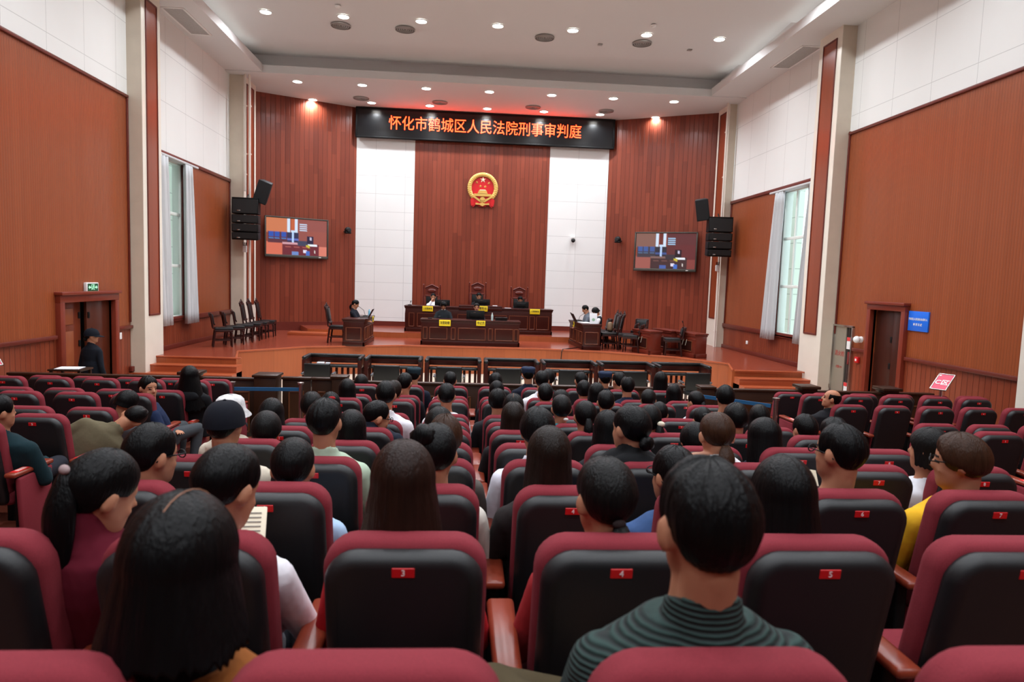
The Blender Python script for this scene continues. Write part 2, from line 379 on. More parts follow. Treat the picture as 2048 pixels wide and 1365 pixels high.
# pillars: marble with a red wood inlay strip on the face
def pillar(x, xf, y0, y1, label, ztop=8.6, z0=0.0):
    mb = MB(); xa, xb = min(x, xf), max(x, xf); s = 1 if xf > x else -1
    mb.box(((xa+xb)/2, (y0+y1)/2, (z0+ztop)/2), (xb-xa, y1-y0, ztop-z0), None, 0)
    ym = (y0+y1)/2
    mb.box((xf+s*.006, (y0+y1)/2, (z0+ztop)/2), (.014, y1-y0, ztop-z0), None, 1)
    zi0, zi1 = 1.70, 8.30; hw = .25*(y1-y0)/.87
    mb.box((xf+s*.016, ym, (zi0+zi1)/2), (.012, 2*hw, zi1-zi0), None, 2)
    for yy in (ym-hw, ym+hw): mb.rbox((xf+s*.022, yy, (zi0+zi1)/2), (.03, .03, zi1-zi0+.03), .006, 1, None, 3)
    for zz in (zi0, zi1): mb.rbox((xf+s*.022, ym, zz), (.03, 2*hw+.03, .04), .006, 1, None, 3)
    for zz in (2.9, 4.1, 5.3, 6.5, 7.5): mb.box(((xa+xb)/2, y0-.0005, zz), (xb-xa, .002, .004), None, 0)
    return struct(mb, 'pillar', [M_marble, M_marble2, M_inlay, M_trim], label, 'pillar')
pillar(XL, -6.81, 15.09, 15.97, 'beige marble pillar with red inlay between left door and left window')
pillar(XL, -6.70, 21.32, 22.5, 'beige marble pillar with red inlay behind the left loudspeaker stack', z0=.6)
pillar(XR, 8.13, 14.98, 15.95, 'beige marble pillar with red inlay between fire cabinet and right window')
pillar(XR, 8.23, 21.64, 22.6, 'beige marble pillar with red inlay behind the right loudspeaker stack', z0=.6)
pillar(XR, 8.13, 8.5, 9.38, 'beige marble pillar at the right end of the chair rail')

# floors: cream tile in front, raked tiers under the seats, stage, platform
def rowY(k): return 1.754+.798*(k-2)
FLZ = {0: 1.19, 1: 1.09, 2: .986, 3: .88, 4: .772, 5: .665, 6: .572, 7: .462, 8: .366, 9: .366, 10: .27, 11: .27, 12: .165}
mb = MB(); mb.box((.7, 18.2, -.15), (16, 15.4, .3), None, 0)
mb.box((.7, -2.9, 1.19/2-.15), (16, 6.2, 1.49), None, 1)
for k in range(1, 13):
    y0 = rowY(k)+.05 if k > 1 else .2; y1 = rowY(k+1)+.05
    if k == 12: y1 = 10.62
    mb.box((.7, (y0+y1)/2, FLZ[k]/2-.15), (16, y1-y0, FLZ[k]+.3), None, 1)
struct(mb, 'floor', [M_tile, M_tier], 'cream tiled floor before the stage and red-brown raked tiers under the seats', 'floor')
ZS, ZP = .775, .945
def flat(name, poly, z0, z1, mats, label, cat):
    n = len(poly); mb = MB()
    vs = [V((x, y, z0)) for x, y in poly]+[V((x, y, z1)) for x, y in poly]
    mb.add(vs, [tuple(range(n, 2*n))], 0); mb.add(vs, [(i, (i+1) % n, n+(i+1) % n, n+i) for i in range(n)], 1)
    return struct(mb, name, mats, label, cat, None)
STAGE = [(-7.1, 15.6), (-5.07, 15.62), (-5.46, 16.92), (-4.15, 18.35), (-1.75, 19.42), (2.25, 19.5), (3.95, 19.18), (5.8, 18.2), (6.78, 16.9), (6.38, 15.66), (8.45, 15.7), (8.45, 23.2), (5.0, 24.7), (-3.9, 24.7), (-7.1, 23.2)]
flat('floor_stage', STAGE, 0, ZS, [M_stagefl, M_stagefront], 'raised stage with polished red-brown floor and orange wood front', 'stage')
mb = MB()
NOSE = STAGE[1:10]
for (a, b) in zip(NOSE, NOSE[1:]):
    a, b = V(a), V(b); d = (b-a); ang = math.atan2(d.y, d.x)
    mb.rbox(((a.x+b.x)/2, (a.y+b.y)/2, ZS-.01), (d.length+.02, .05, .045), .01, 2, RZ(ang))
struct(mb, 'trim_stage_nosing', M_step, 'rounded wooden nosing along the stage front edge', 'trim')
flat('floor_platform', [(-5.6, 23.85), (-5.0, 22.3), (-2.3, 21.75), (3.4, 21.75), (6.0, 22.3), (6.7, 23.75), (5.0, 24.65), (-3.9, 24.65)], ZS, ZP, [M_stagefl, M_stagefront], 'low platform that carries the judges bench', 'platform')
mb = MB(); mb.rbox((-4.9, 22.0, ZS+.045), (1.2, .5, .09), .01); struct(mb, 'platform_step', M_step, 'half step at the left end of the bench platform', 'step')
for nm, xa, xb in (('left', XL, -4.96), ('right', 6.42, XR)):
    mb = MB()
    for i in range(4):
        z = .62-.155*i; yf = 15.3-.3*i
        mb.box(((xa+xb)/2, (yf+15.66)/2, z/2), (xb-xa, 15.66-yf, z), None, 0)
        mb.rbox(((xa+xb)/2, yf+.01, z-.015), (xb-xa+.01, .05, .035), .01, 2, None, 0)
    mb.rbox(((xa+xb)/2, 15.61, ZS-.015), (xb-xa, .05, .035), .01, 2, None, 0)
    struct(mb, 'stage_steps', M_step, 'flight of wooden steps up the %s end of the stage' % nm, 'steps')

# ceiling: side soffits, slab over the stage, stepped coffer
mb = MB()
mb.box((-6.65, 7.4, 8.64), (1.2, 27.2, .22), None, 0); mb.box((7.95, 7.4, 8.64), (1.2, 27.2, .22), None, 0)
mb.box((.7, 23.1, 8.61), (16, 4.3, .22), None, 0)
mb.box((-6.85, 7.4, 9.3), (.8, 28, 1.2), None, 0); mb.box((8.15, 7.4, 9.3), (.8, 28, 1.2), None, 0)
mb.box((.7, 23.4, 9.3), (16, 4.1, 1.2), None, 0)
ys = [21.4, 19.65, 16.4, 13.15, 9.9, 6.65, 3.4, .15, -3.1, -6.3]
for i, (a, b) in enumerate(zip(ys, ys[1:])):
    zf, zn = (9.12, 9.16) if i == 0 else (9.06, 9.2)
    vs = [V((-6.5, a, zf)), V((7.8, a, zf)), V((7.8, b, zn)), V((-6.5, b, zn))]
    vs += [p+V((0, 0, .4)) for p in vs]
    mb.add(vs, [(0, 1, 2, 3), (4, 5, 6, 7), (0, 1, 5, 4), (1, 2, 6, 5), (2, 3, 7, 6), (3, 0, 4, 7)])
mb.box((.7, 9, 9.85), (16.6, 32, .2))
struct(mb, 'ceiling', M_ceil, 'white coffered ceiling with stepped panels and lower soffits', 'ceiling', None)
for nm, c, d in (('left', (-6.28, 8, 8.775), (.05, 25, .03)), ('right', (7.58, 8, 8.775), (.05, 25, .03))):
    mb = MB(); mb.box(c, d); o = mb.build('added_cove_strip', M_cove, None, None, label='slim unseen lamp strip added behind the %s ceiling lip' % nm, cat='lamp')  # glowing strips added out of sight in the troughs to brighten the lips

# light wells seen through the windows
mb = MB(); mb.box((-9.5, 18, 4), (.2, 16, 14)); struct(mb, 'wall_light_well', M_facade, 'pale building wall outside the left window', 'wall')
mb = MB(); mb.box((11.0, 26.6, 4), (.2, 9, 14)); struct(mb, 'wall_light_well_opposite', M_facade, 'pale building wall outside the right window', 'wall')

# windows
def window(n, x, s, y0, y1, z0, z1, cols, label):
    o = empty('window_%d' % n, (x, (y0+y1)/2, z0), 0, label, 'window'); o['kind'] = 'structure'
    xo = s*.045; W_ = y1-y0; H_ = z1-z0
    mb = MB()
    for yy in (-W_/2+.03, W_/2-.03): mb.rbox((s*.1, yy, H_/2), (.21, .07, H_), .01)
    for zz in (.03, H_-.03): mb.rbox((s*.1, 0, zz), (.208, W_-.1, .07), .01)
    for zz in (1.29, 2.55): mb.rbox((xo, 0, zz), (.07, W_, .08), .01)
    for yy in cols: mb.rbox((xo, yy, H_/2), (.065, .06, H_), .01)
    mb.build('window_frame', M_winframe, o)
    mb = MB(); mb.box((xo, 0, H_/2), (.006, W_-.1, H_-.1)); mb.build('pane', M_glass, o, None)
    mb = MB(); mb.rbox((s*.06, 0, -.02), (.26, W_+.16, .05), .01); mb.build('window_sill', M_trim, o)
    mb = MB()
    for yy in (-W_/2-.02, W_/2+.02): mb.rbox((-s*.012, yy+.03*(1 if yy > 0 else -1), H_/2), (.05, .13, H_), .01)
    mb.build('casing', M_trim, o)
window(1, XL, -1, 16.05, 17.80, 1.50, 5.32, (-.1,), 'tall white-framed window in the left wall')
window(2, XR, 1, 16.60, 17.92, 1.50, 5.32, (.02,), 'tall white-framed window in the right wall')
def curtain(x, s, top, bot, z0, z1, folds, label, seed):
    rs = random.Random(seed); n = folds*10; rings = []; R_ = 14
    mb = MB(); ph = rs.random()*6
    pts = []
    for j in range(R_+1):
        t = j/R_; z = z1+(z0-z1)*t
        ya = top[0]+(bot[0]-top[0])*(t**.85); yb = top[1]+(bot[1]-top[1])*(t**.85)
        for i in range(n+1):
            u = i/n; amp = .035+.02*t
            dx = amp*sin(2*pi*folds*u+ph+.6*sin(3*u+2*t))+.012*sin(5*pi*folds*u+ph*2)
            pts.append(V((x-s*(.17+dx), ya+(yb-ya)*u, z)))
    fs = [(j*(n+1)+i, j*(n+1)+i+1, (j+1)*(n+1)+i+1, (j+1)*(n+1)+i) for j in range(R_) for i in range(n)]
    mb.add(pts, fs); o = mb.build('curtain', M_curtain, None, 60, label=label, cat='curtain')
    md = o.modifiers.new('t', 'SOLIDIFY'); md.thickness = .008
    return o
curtain(XL, -1, (15.9, 16.54), (16.22, 16.74), 1.38, 5.28, 4, 'grey curtain nearest the seats at the left window', 3)
curtain(XL, -1, (17.56, 17.99), (17.60, 18.34), 1.35, 5.28, 5, 'grey curtain nearest the stage at the left window', 4)
curtain(XR, 1, (17.63, 18.10), (17.75, 18.42), 1.35, 5.28, 5, 'grey curtain nearest the stage at the right window', 5)
curtain(XR, 1, (16.0, 16.24), (16.18, 16.57), 1.37, 5.28, 4, 'grey curtain nearest the seats at the right window', 6)
for x, s, y0, y1, nm in ((XL, -1, 16.0, 18.4, 'left'), (XR, 1, 16.2, 18.45, 'right')):
    mb = MB(); mb.rbox((x-s*.1, (y0+y1)/2, 5.31), (.2, y1-y0, .05), .01); mb.build('curtain_rail', M_curtain, None, label='pale curtain rail over the %s window' % nm, cat='curtain rail')

# doors
def door(n, x, s, y0, y1, z1, label, fw, leaves, panel):
    o = empty('door_%d' % n, (x, (y0+y1)/2, 0), 0, label, 'door'); o['kind'] = 'structure'; W_ = y1-y0
    mb = MB()
    for sg in (-1, 1): mb.rbox((-s*.02, sg*(W_/2+fw/2), z1/2), (.14, fw, z1), .004)
    mb.rbox((-s*.02, 0, z1+fw/2), (.144, W_+2*fw+.004, fw), .004)
    mb.rbox((-s*.045, 0, z1+fw+.02), (.2, W_+2*fw+.06, .06), .015)
    mb.build('door_frame', mat('door_frame_wood', (118, 44, 28), .33, noise_amt=.15, noise_scale=5), o)
    for (a, b, dep, ml, pan) in leaves:
        mb = MB(); cy = (a+b)/2-(y0+y1)/2
        mb.rbox((s*dep, cy, z1/2), (.05, b-a-.006, z1-.01), .005)
        lf = mb.build('door_leaf', ml, o)
        if pan:
            mb = MB()
            for zz0, zz1 in ((1.62, 1.92), (.85, 1.5), (.2, .72)):
                mb.rbox((s*dep-s*.03, cy-.08, (zz0+zz1)/2), (.02, .46, zz1-zz0), .02, 2)
            mb.build('raised_panel', mat('door_panel_wood', (140, 74, 44), .33, noise_amt=.15, noise_scale=5), lf)
        mb = MB(); hy = cy+(-1 if pan else 1)*((b-a)/2-.06)*(-1)
        for zz in (1.25, 1.78): mb.rbox((s*dep-s*.035, hy, zz), (.02, .06, .12), .008)
        mb.build('door_handle', M_bplast, lf)
    mb = MB(); mb.box((s*.32, 0, z1/2), (.04, W_+.2, z1+.2)); mb.build('backing', mat('dark_passage', (30, 16, 12), .7), o, None)
MD1 = mat('door_wood', (108, 46, 26), .3, noise_amt=.15, noise_scale=5); MD2 = mat('door_wood_dark', (74, 32, 18), .3, noise_amt=.15, noise_scale=5)
door(1, XL, -1, 12.55, 14.30, 2.05, 'double door in a red wood frame in the left wall', .14, [(12.62, 13.44, .16, MD1, True), (13.46, 14.30, .06, MD2, False)], True)
MD3 = mat('door_wood_deep', (56, 24, 16), .3, noise_amt=.12, noise_scale=5)
door(2, XR, 1, 12.55, 13.55, 2.36, 'dark double door in a red wood frame in the right wall', .12, [(12.55, 12.93, .05, MD3, False), (12.94, 13.55, .09, MD3, False)], False)

# ------------------------------------------------------------------ ceiling fittings
def can_light_mesh():
    mb = MB(); mb.lathe([(.165, .0), (.165, -.012), (.135, -.014), (.13, .0)], n=24)
    a = mb.mesh('lamp_ring', M_whitep, 40)
    mb = MB(); mb.lathe([(.001, -.006), (.13, -.006), (.13, .0), (.001, .0)], n=24)  # lens and ring drawn wide, so the lamp's glare is part of the shape
    return a, mb.mesh('lamp_lens', M_lamp, None)
RING, LENS = can_light_mesh()
LD = {}
def lightdata(wt, spread):
    k = (wt, spread)
    if k not in LD:
        d = bpy.data.lights.new('downlight_lamp', 'AREA'); d.shape = 'DISK'; d.size = .19; d.energy = wt; d.spread = rad(spread); d.color = (.93, .985, 1.05)
        LD[k] = d
    return LD[k]
def downlight(x, y, z, label, group, wt=1.0, spread=150):
    o = empty('ceiling_downlight', (x, y, z), 0, label, 'ceiling light', group)
    inst('lamp_ring', RING, o); inst('lamp_lens', LENS, o)
    l = bpy.data.objects.new('lamp', lightdata(LAMP_W*wt, spread)); COL.objects.link(l); l.parent = o; l.location = (0, 0, -.03)
LX = [-5.22, -3.28, -1.34, .60, 2.54, 4.48, 6.42]
for j, (yy, nm) in enumerate(((21.7, 'row over the stage edge'), (23.8, 'row close to the back wall'))):
    for i, x in enumerate(LX): downlight(x, yy, 8.495, 'round downlight, %s from the left in the %s' % (ORD[i+1], nm), 'downlights over the stage', .8, 150)
LX2 = [-5.1, -3.2, -1.27, .66, 2.58, 4.5, 6.42]
for j, yy in enumerate((17.95, 14.3, 10.6, 7.0, 3.4, -.2, -3.6)):
    zz = 9.06+.14*(([19.65, 16.4, 13.15, 9.9, 6.65, 3.4, .15, -3.1][[k for k, q in enumerate([19.65, 16.4, 13.15, 9.9, 6.65, 3.4, .15, -3.1]) if q >= yy][-1]]-yy)/3.25)
    for i, x in enumerate(LX2):
        downlight(x, yy, zz-.004, 'round downlight, %s from the left in the %s coffer row from the stage' % (ORD[i+1], ORD[j+1]), 'downlights in the coffer', 1.0 if yy > 8 else .7, 150)
def vent_mesh(r):
    mb = MB()
    for i in range(5):
        a = r*(1-.19*i); mb.lathe([(a, 0), (a, -.03+.004*i), (a-.022, -.034+.004*i), (a-.03, 0)], n=28)
    return mb.mesh('diffuser_rings', mat('grey_diffuser', (150, 148, 144), .5), 40)
VM = vent_mesh(.26)
def vent(x, y, z, label, group):
    o = empty('ceiling_diffuser', (x, y, z), 0, label, 'air vent', group); inst('diffuser_rings', VM, o)
    mb = MB(); mb.lathe([(.001, -.004), (.25, -.004), (.25, .001), (.001, .001)], n=28); mb.build('backing', mat('dark_duct', (70, 68, 66), .8), o, None)
for i, x in enumerate((-3.55, -.98, 2.11, 4.58)): vent(x, 23.28, 8.499, 'round air diffuser over the bench, %s from the left' % ORD[i+1], 'round diffusers over the bench')
for i, x in enumerate((-3.36, -1.72, 1.92, 4.52)): vent(x, 18.5, 9.105, 'round air diffuser in the coffer, %s from the left' % ORD[i+1], 'round diffusers in the coffer')
for i, x in enumerate((-3.22, 4.5)):
    o = empty('smoke_detector', (x, 17.3, 9.14), 0, 'small round detector under the %s coffer downlight' % ('second' if i == 0 else 'sixth'), 'detector', 'ceiling detectors')
    mb = MB(); mb.lathe([(.07, 0), (.07, -.02), (.045, -.05), (.001, -.055)], n=16); mb.build('sensor_head', M_whitep, o)
for i, x in enumerate((3.45, 5.9)):
    mb = MB(); mb.rbox((x, 18.75, 9.085), (.12, .12, .02), .005); mb.build('ceiling_plate', mat('grey_diffuser'), None, label='small square grey plate in the coffer, %s one' % ('left' if i == 0 else 'right'), cat='ceiling plate', group='ceiling plates')
for nm, x0, x1 in (('left', -6.93, -6.45), ('right', 7.9, 8.38)):
    o = empty('ceiling_grille', ((x0+x1)/2, 17.2, 8.53), 0, 'long grey air grille in the %s soffit' % nm, 'air grille')
    mb = MB()
    for sx in (-1, 1): mb.rbox((sx*(x1-x0)/2, 0, -.005), (.05, 1.7, .02), .004)
    for sy in (-1, 1): mb.rbox((0, sy*.84, -.005), (x1-x0+.05, .05, .02), .004)
    mb.build('grille_frame', M_whitep, o)
    mb = MB()
    for i in range(14): mb.box((-(x1-x0)/2+.03+i*(x1-x0-.06)/13, 0, .0), (.012, 1.66, .012))
    mb.build('slats', mat('grey_diffuser'), o, None)
    mb = MB(); mb.box((0, 0, .008), (x1-x0, 1.66, .006)); mb.build('backing', mat('dark_duct'), o, None)

# ------------------------------------------------------------------ led banner, emblem, screens, cameras, loudspeakers
o = empty('led_banner', (.625, 24.5, 7.5), 0, 'long black LED banner with orange lettering above the bench', 'led display')
mb = MB(); mb.box((0, -.02, .475), (8.96, .1, .95)); mb.build('led_panel', M_led, o, None)
mb = MB()
for zz in (-.01, .96): mb.rbox((0, -.04, zz), (9.04, .16, .05), .01)
for xx in (-4.5, 4.5): mb.rbox((xx, -.04, .475), (.05, .16, 1.0), .01)
mb.build('banner_frame', M_bplast, o)
lt = text_mesh('怀化市鹤城区人民法院刑事审判庭', .475, M_ledtxt, .004, 0.0)
xs = [v.co.x for v in lt.vertices]; k = 6.72/(max(xs)-min(xs))
t = inst('lettering', lt, o, (-.03, -.085, .475), (rad(90), 0, 0)); t.scale = (k, k*1.12, 1)

def emblem(x, y, z, R):
    o = empty('national_emblem', (x, y, z), 0, 'round red and gold emblem on the back wall under the banner', 'emblem')
    f = lambda u, w_, d: V((u*R, -d, w_*R))
    circ = lambda r, n, cx=0, cz=0: [(cx+r*cos(2*pi*i/n), cz+r*sin(2*pi*i/n)) for i in range(n)]
    mb = MB(); mb.prism(circ(.80, 48), 0, .03, f); mb.build('emblem_field', M_emred, o)
    mb = MB(); n = 120; rings = []
    a0, a1 = rad(-52), rad(232)
    for i in range(n+1):
        a = a0+(a1-a0)*i/n; e = min(1, min(i, n-i)/5+.35); rr = .135*e*(1+.10*sin(i*1.9)); c0 = .875
        rings.append([V((R*cos(a)*(c0+rr*cos(q)), -.04-R*.6*rr*(1+sin(q))*.6-.004*sin(i*2.4+3*q), R*sin(a)*(c0+rr*cos(q)))) for q in [2*pi*j/10 for j in range(10)]])
    mb.loft(rings); mb.build('wheat_wreath', M_gold, o, 50)
    def star(cx, cz, r, m, rot=0):
        mb = MB(); pts = []
        for i in range(10):
            a = pi/2+rot+i*pi/5; q = r if i % 2 == 0 else r*.42; pts.append((cx+q*cos(a), cz+q*sin(a)))
        vs = [f(u, w_, .03) for u, w_ in pts]+[f(cx, cz, .055)]
        mb.add(vs, [(i, (i+1) % 10, 10) for i in range(10)]); mb.build('star', m, o, None)
    star(.0, .55, .21, M_goldpale); star(-.40, .36, .11, M_gold, .3); star(.40, .34, .11, M_gold, -.3); star(-.16, .12, .11, M_gold, .1); star(.16, .10, .11, M_gold, -.1)
    mb = MB(); mb.prism([(-.30, -.30), (.30, -.30), (.25, -.15), (-.25, -.15)], .03, .07, f); mb.prism([(-.34, -.36), (.34, -.36), (.30, -.29), (-.30, -.29)], .03, .08, f)
    mb.prism([(-.22, -.16), (.22, -.16), (.18, -.10), (-.18, -.10)], .03, .07, f, 1)
    mb.prism([(-.60, -.54), (.60, -.54), (.58, -.38), (-.58, -.38)], .03, .09, f)
    mb.build('gate_tower', [M_gold, M_goldpale], o, None)
    mb = MB(); gear = []
    for i in range(48):
        a = 2*pi*i/48; r = .19 if (i//2) % 2 == 0 else .155; gear.append((r*cos(a), -.76+r*sin(a)))
    mb.prism(gear, .05, .10, f); mb.prism(circ(.08, 20, 0, -.76), .09, .12, f); mb.build('cogwheel', M_gold, o, 30)
    for s in (-1, 1):
        mb = MB(); mb.prism([(s*.12, -.95), (s*.62, -.62), (s*.68, -.50), (s*.55, -.52), (s*.12, -.80)], .06, .10, f); mb.build('sheaf_stem', M_gold, o, None)
    mb = MB()
    for s in (-1, 1):
        mb.prism([(s*.18, -.92), (s*.66, -.60), (s*.80, -.78), (s*.78, -1.02), (s*.62, -1.28), (s*.42, -1.10), (s*.18, -1.18)], .03, .075, f)
        mb.prism([(s*.55, -.7), (s*.78, -.8), (s*.74, -1.2), (s*.58, -1.15)], .07, .10, f)
    mb.prism([(-.25, -1.22), (.25, -1.22), (.25, -.9), (-.25, -.9)], .03, .07, f)
    mb.build('red_drape', M_emred, o, None)
    mb = MB(); mb.prism([(-.46, -1.10), (-.44, -.98), (-.2, -1.02), (0, -.94), (.2, -1.02), (.44, -.98), (.46, -1.10), (.2, -1.10), (0, -1.2), (-.2, -1.10)], .08, .12, f); mb.build('gold_band', M_gold, o, None)
emblem(.545, BY, 5.93, .535)

def paint_screen(dim):
    W_, H_ = 64, 36; px = [[(150, 70, 50)]*W_ for _ in range(H_)]
    def rect(x0, y0, x1, y1, c):
        for j in range(max(0, int(y0)), min(H_, int(y1))):
            for i in range(max(0, int(x0)), min(W_, int(x1))): px[j][i] = c
    D = dim
    rect(0, 0, 23, 15, (206, 122, 84) if not D else (136, 96, 86)); rect(34, 0, 64, 36, (150, 82, 76) if not D else (98, 50, 52))
    rect(43, 12, 64, 30, (158, 84, 74) if not D else (104, 48, 50))
    rect(0, 24, 18, 36, (216, 112, 88) if not D else (160, 92, 84)); rect(50, 27, 64, 36, (220, 128, 110) if not D else (134, 66, 62))
    for x in (22.6, 30.5): rect(x, 0, x+3, 14, (214, 232, 255))
    rect(26, 0, 30, 13, (196, 96, 60) if not D else (110, 50, 44))
    rect(2, 14, 22, 25, (92, 48, 60) if not D else (66, 60, 70))
    for x in (3, 9, 16): rect(x, 14.5, x+5, 19, (46, 84, 176) if D == 0 else (66, 92, 156)); rect(x, 20, x+5, 21.4, (60, 130, 200) if not D else (80, 110, 150))
    rect(22, 14, 34, 27, (44, 46, 82) if not D else (48, 46, 58)); rect(22, 20, 34, 22, (96, 110, 190) if not D else (70, 90, 150))
    rect(27.4, 13, 29.4, 25, (186, 214, 255)); rect(26, 12, 31, 14.5, (206, 228, 255))
    rect(17, 25, 56, 36, (110, 40, 52) if not D else (70, 48, 50)); rect(17, 24.2, 42, 26, (214, 160, 170) if not D else (130, 100, 96))
    rect(33, 22, 43, 27, (62, 66, 92) if not D else (60, 52, 60))
    rect(43.5, 17, 50, 27, (38, 30, 62) if not D else (40, 26, 36)); rect(46.3, 18.5, 48, 21, (206, 200, 226)); rect(44, 25.4, 54, 27.5, (242, 246, 255)); rect(42.5, 26.6, 46.5, 29, (206, 190, 60))
    rect(39, 31, 43, 34, (236, 226, 244)); rect(42, 32, 46, 36, (70, 112, 200)); rect(27, 33, 34, 36, (110, 140, 200) if not D else (76, 100, 170)); rect(51.5, 31, 52.5, 34, (236, 226, 220))
    for j in range(4): rect(35, 5+j*2, 43, 6.3+j*2, (206, 226, 250) if not D else (170, 214, 250))
    for j in range(3): rect(20+9*j, 28, 26+9*j, 29, (168, 90, 84) if not D else (116, 80, 76))
    return px
def television(name, p0, p1, z0, z1, label, dim):
    """p0, p1: left and right ends (seen from the hall) of the screen's back on the wall"""
    a, b = V((p0[0], p0[1], 0)), V((p1[0], p1[1], 0)); d = b-a; ang = math.atan2(d.y, d.x); W_ = d.length; H_ = z1-z0
    o = empty('television', ((a.x+b.x)/2, (a.y+b.y)/2, z0), ang, label, 'television', 'wall televisions')
    mb = MB(); fw = .045
    for s in (-1, 1): mb.rbox((s*(W_/2-fw/2), -.05, H_/2), (fw, .1, H_), .012)
    mb.rbox((0, -.05, fw), (W_, .1, 2*fw), .012); mb.rbox((0, -.05, H_-fw/2), (W_, .1, fw), .012)
    mb.box((0, -.03, H_/2), (W_-.02, .05, H_-.02))
    mb.build('bezel', mat('tv_bezel', (74, 72, 66), .4, metal=.3), o)
    mb = MB(); mb.box((W_*.36, -.103, .045), (.08, .006, .025)); mb.build('sticker', M_whitep, o, None)
    px = paint_screen(dim); GW, GH = 64, 36; sw, sh = W_-2*fw-.02, H_-3*fw-.01
    me = bpy.data.meshes.new('picture'); vs = []; fs = []
    for j in range(GH+1):
        for i in range(GW+1): vs.append((-sw/2+sw*i/GW, 0, sh/2-sh*j/GH))
    for j in range(GH):
        for i in range(GW): q = j*(GW+1)+i; fs.append((q, q+GW+1, q+GW+2, q+1))
    me.from_pydata(vs, [], fs); ca = me.color_attributes.new('picture', 'FLOAT_COLOR', 'POINT')
    for j in range(GH+1):
        for i in range(GW+1): ca.data[j*(GW+1)+i].color = srgb(px[min(j, GH-1)][min(i, GW-1)])+(1,)
    m = MATS.get('screen_picture')
    if not m:
        m = bpy.data.materials.new('screen_picture'); MATS['screen_picture'] = m; m.use_nodes = True; nt = m.node_tree; bs = nt.nodes['Principled BSDF']
        at = nt.nodes.new('ShaderNodeVertexColor'); at.layer_name = 'picture'; nt.links.new(at.outputs[0], bs.inputs['Emission Color'])
        bs.inputs['Emission Strength'].default_value = 1.0; bs.inputs['Base Color'].default_value = (.01, .01, .01, 1); bs.inputs['Roughness'].default_value = .25
    me.materials.append(m)
    inst('screen', me, o, (0, -.062, H_/2+fw*.5))
def onwallL(x, off): return (x+off*.4438, 22.98+(x+7.15)*.5-off*.896)
def onwallR(x, off): return (x-off*.4846, 24.62-(x-5.02)*.5575-off*.8748)
television('tv', (-6.60, 23.10), (-4.75, 24.12), 3.22, 4.56, 'wall television on the left slanting wall showing a courtroom picture', 0)
television('tv', (5.95, 23.92), (7.86, 22.90), 3.20, 4.55, 'wall television on the right slanting wall showing a darker courtroom picture', 1)

def camera_unit(x, y, z, rz, label):
    o = empty('wall_camera', (x, y, z), rz, label, 'camera', 'black wall cameras')
    mb = MB(); mb.rbox((0, -.03, -.02), (.14, .06, .05), .01); mb.rbox((0, -.16, 0), (.05, .26, .04), .01); mb.build('bracket', M_bplast, o)
    mb = MB(); mb.ball((0, -.30, .02), (.12, .10, .11)); mb.rbox((0, -.30, -.07), (.2, .18, .06), .02); mb.build('camera_head', M_bplast, o)
    mb = MB(); mb.tube((0, -.37, .02), (0, -.43, .02), .05, .055, 16); mb.build('lens', M_black, o)
camera_unit(-4.2, 24.42, 4.23, rad(26), 'black camera on a bracket right of the left television')
camera_unit(5.5, 24.32, 4.26, rad(-29), 'black camera on a bracket left of the right television')
o = empty('dome_camera', (3.83, BY, 4.26), 0, 'white camera with black ball on the right white panels', 'camera')
mb = MB(); mb.tube((0, 0, .06), (0, -.12, .06), .06, .06, 18); mb.rbox((0, -.12, .06), (.12, .1, .1), .03); mb.build('housing', M_whitep, o)
mb = MB(); mb.ball((0, -.14, -.05), .075); mb.build('lens_ball', M_black, o)

def line_array(x, y, z1, rz, label):
    o = empty('loudspeaker_array', (x, y, z1-1.19), rz, label, 'loudspeaker', 'hanging loudspeaker stacks')
    for i, (h, zc, tl) in enumerate(((.44, .965, 0), (.25, .60, .03), (.25, .345, .07), (.22, .11, .12))):
        mb = MB(); mb.rbox((0, .0, zc), (.74, .42, h-.008), .02, 2, RX(tl)); c = mb.build('cabinet', M_bplast, o)
        mb = MB(); mb.box((0, -.212-.01*i, zc), (.68, .006, h-.05), RX(tl)); mb.build('grille', M_black, c, None)
        mb = MB(); mb.rbox((-.17, -.22-.012*i, zc-h*.3), (.09, .006, .03), .004); mb.build('badge', M_chrome, c)
    mb = MB(); mb.rbox((0, 0, 1.2), (.74, .4, .03), .01); mb.tube((0, .1, 1.2), (0, .3, 1.35), .02); mb.build('hanger', M_bplast, o)
line_array(-6.5, 20.95, 4.84, rad(6), 'black loudspeaker stack on the left marble pillar')
line_array(7.92, 21.15, 4.87, rad(-8), 'black loudspeaker stack on the right marble pillar')
def monitor_speaker(x, y, z, tilt, rz, label):
    o = empty('wall_loudspeaker', (x, y, z), rz, label, 'loudspeaker', 'tilted loudspeakers')
    R = RY(tilt) @ RX(rad(12))
    mb = MB(); mb.rbox((0, 0, .36), (.40, .34, .66), .02, 2, R, fn=lambda p: V((p.x*(1-.25*(p.y > 0)), p.y, p.z))); mb.build('cabinet', mat('speaker_grey', (26, 28, 30), .55, spec=.3), o)
    mb = MB(); mb.box(V((0, 0, .36))+R @ V((0, -.172, 0)), (.36, .004, .6), R); mb.build('grille', mat('speaker_mesh', (34, 37, 39), .6, spec=.3), o, None)
    mb = MB(); mb.box(V((0, 0, .36))+R @ V((.02, -.177, .02)), (.07, .004, .035), R); mb.build('badge', M_black, o, None)
    mb = MB(); mb.tube((0, .1, .2), (-.12 if tilt > 0 else .12, .35, .12), .02); mb.build('bracket', M_bplast, o)
monitor_speaker(-6.03, 21.05, 4.72, rad(20), rad(4), 'tilted black loudspeaker above the left stack')
monitor_speaker(7.36, 21.25, 4.76, rad(-10), rad(-14), 'tilted black loudspeaker above the right stack')
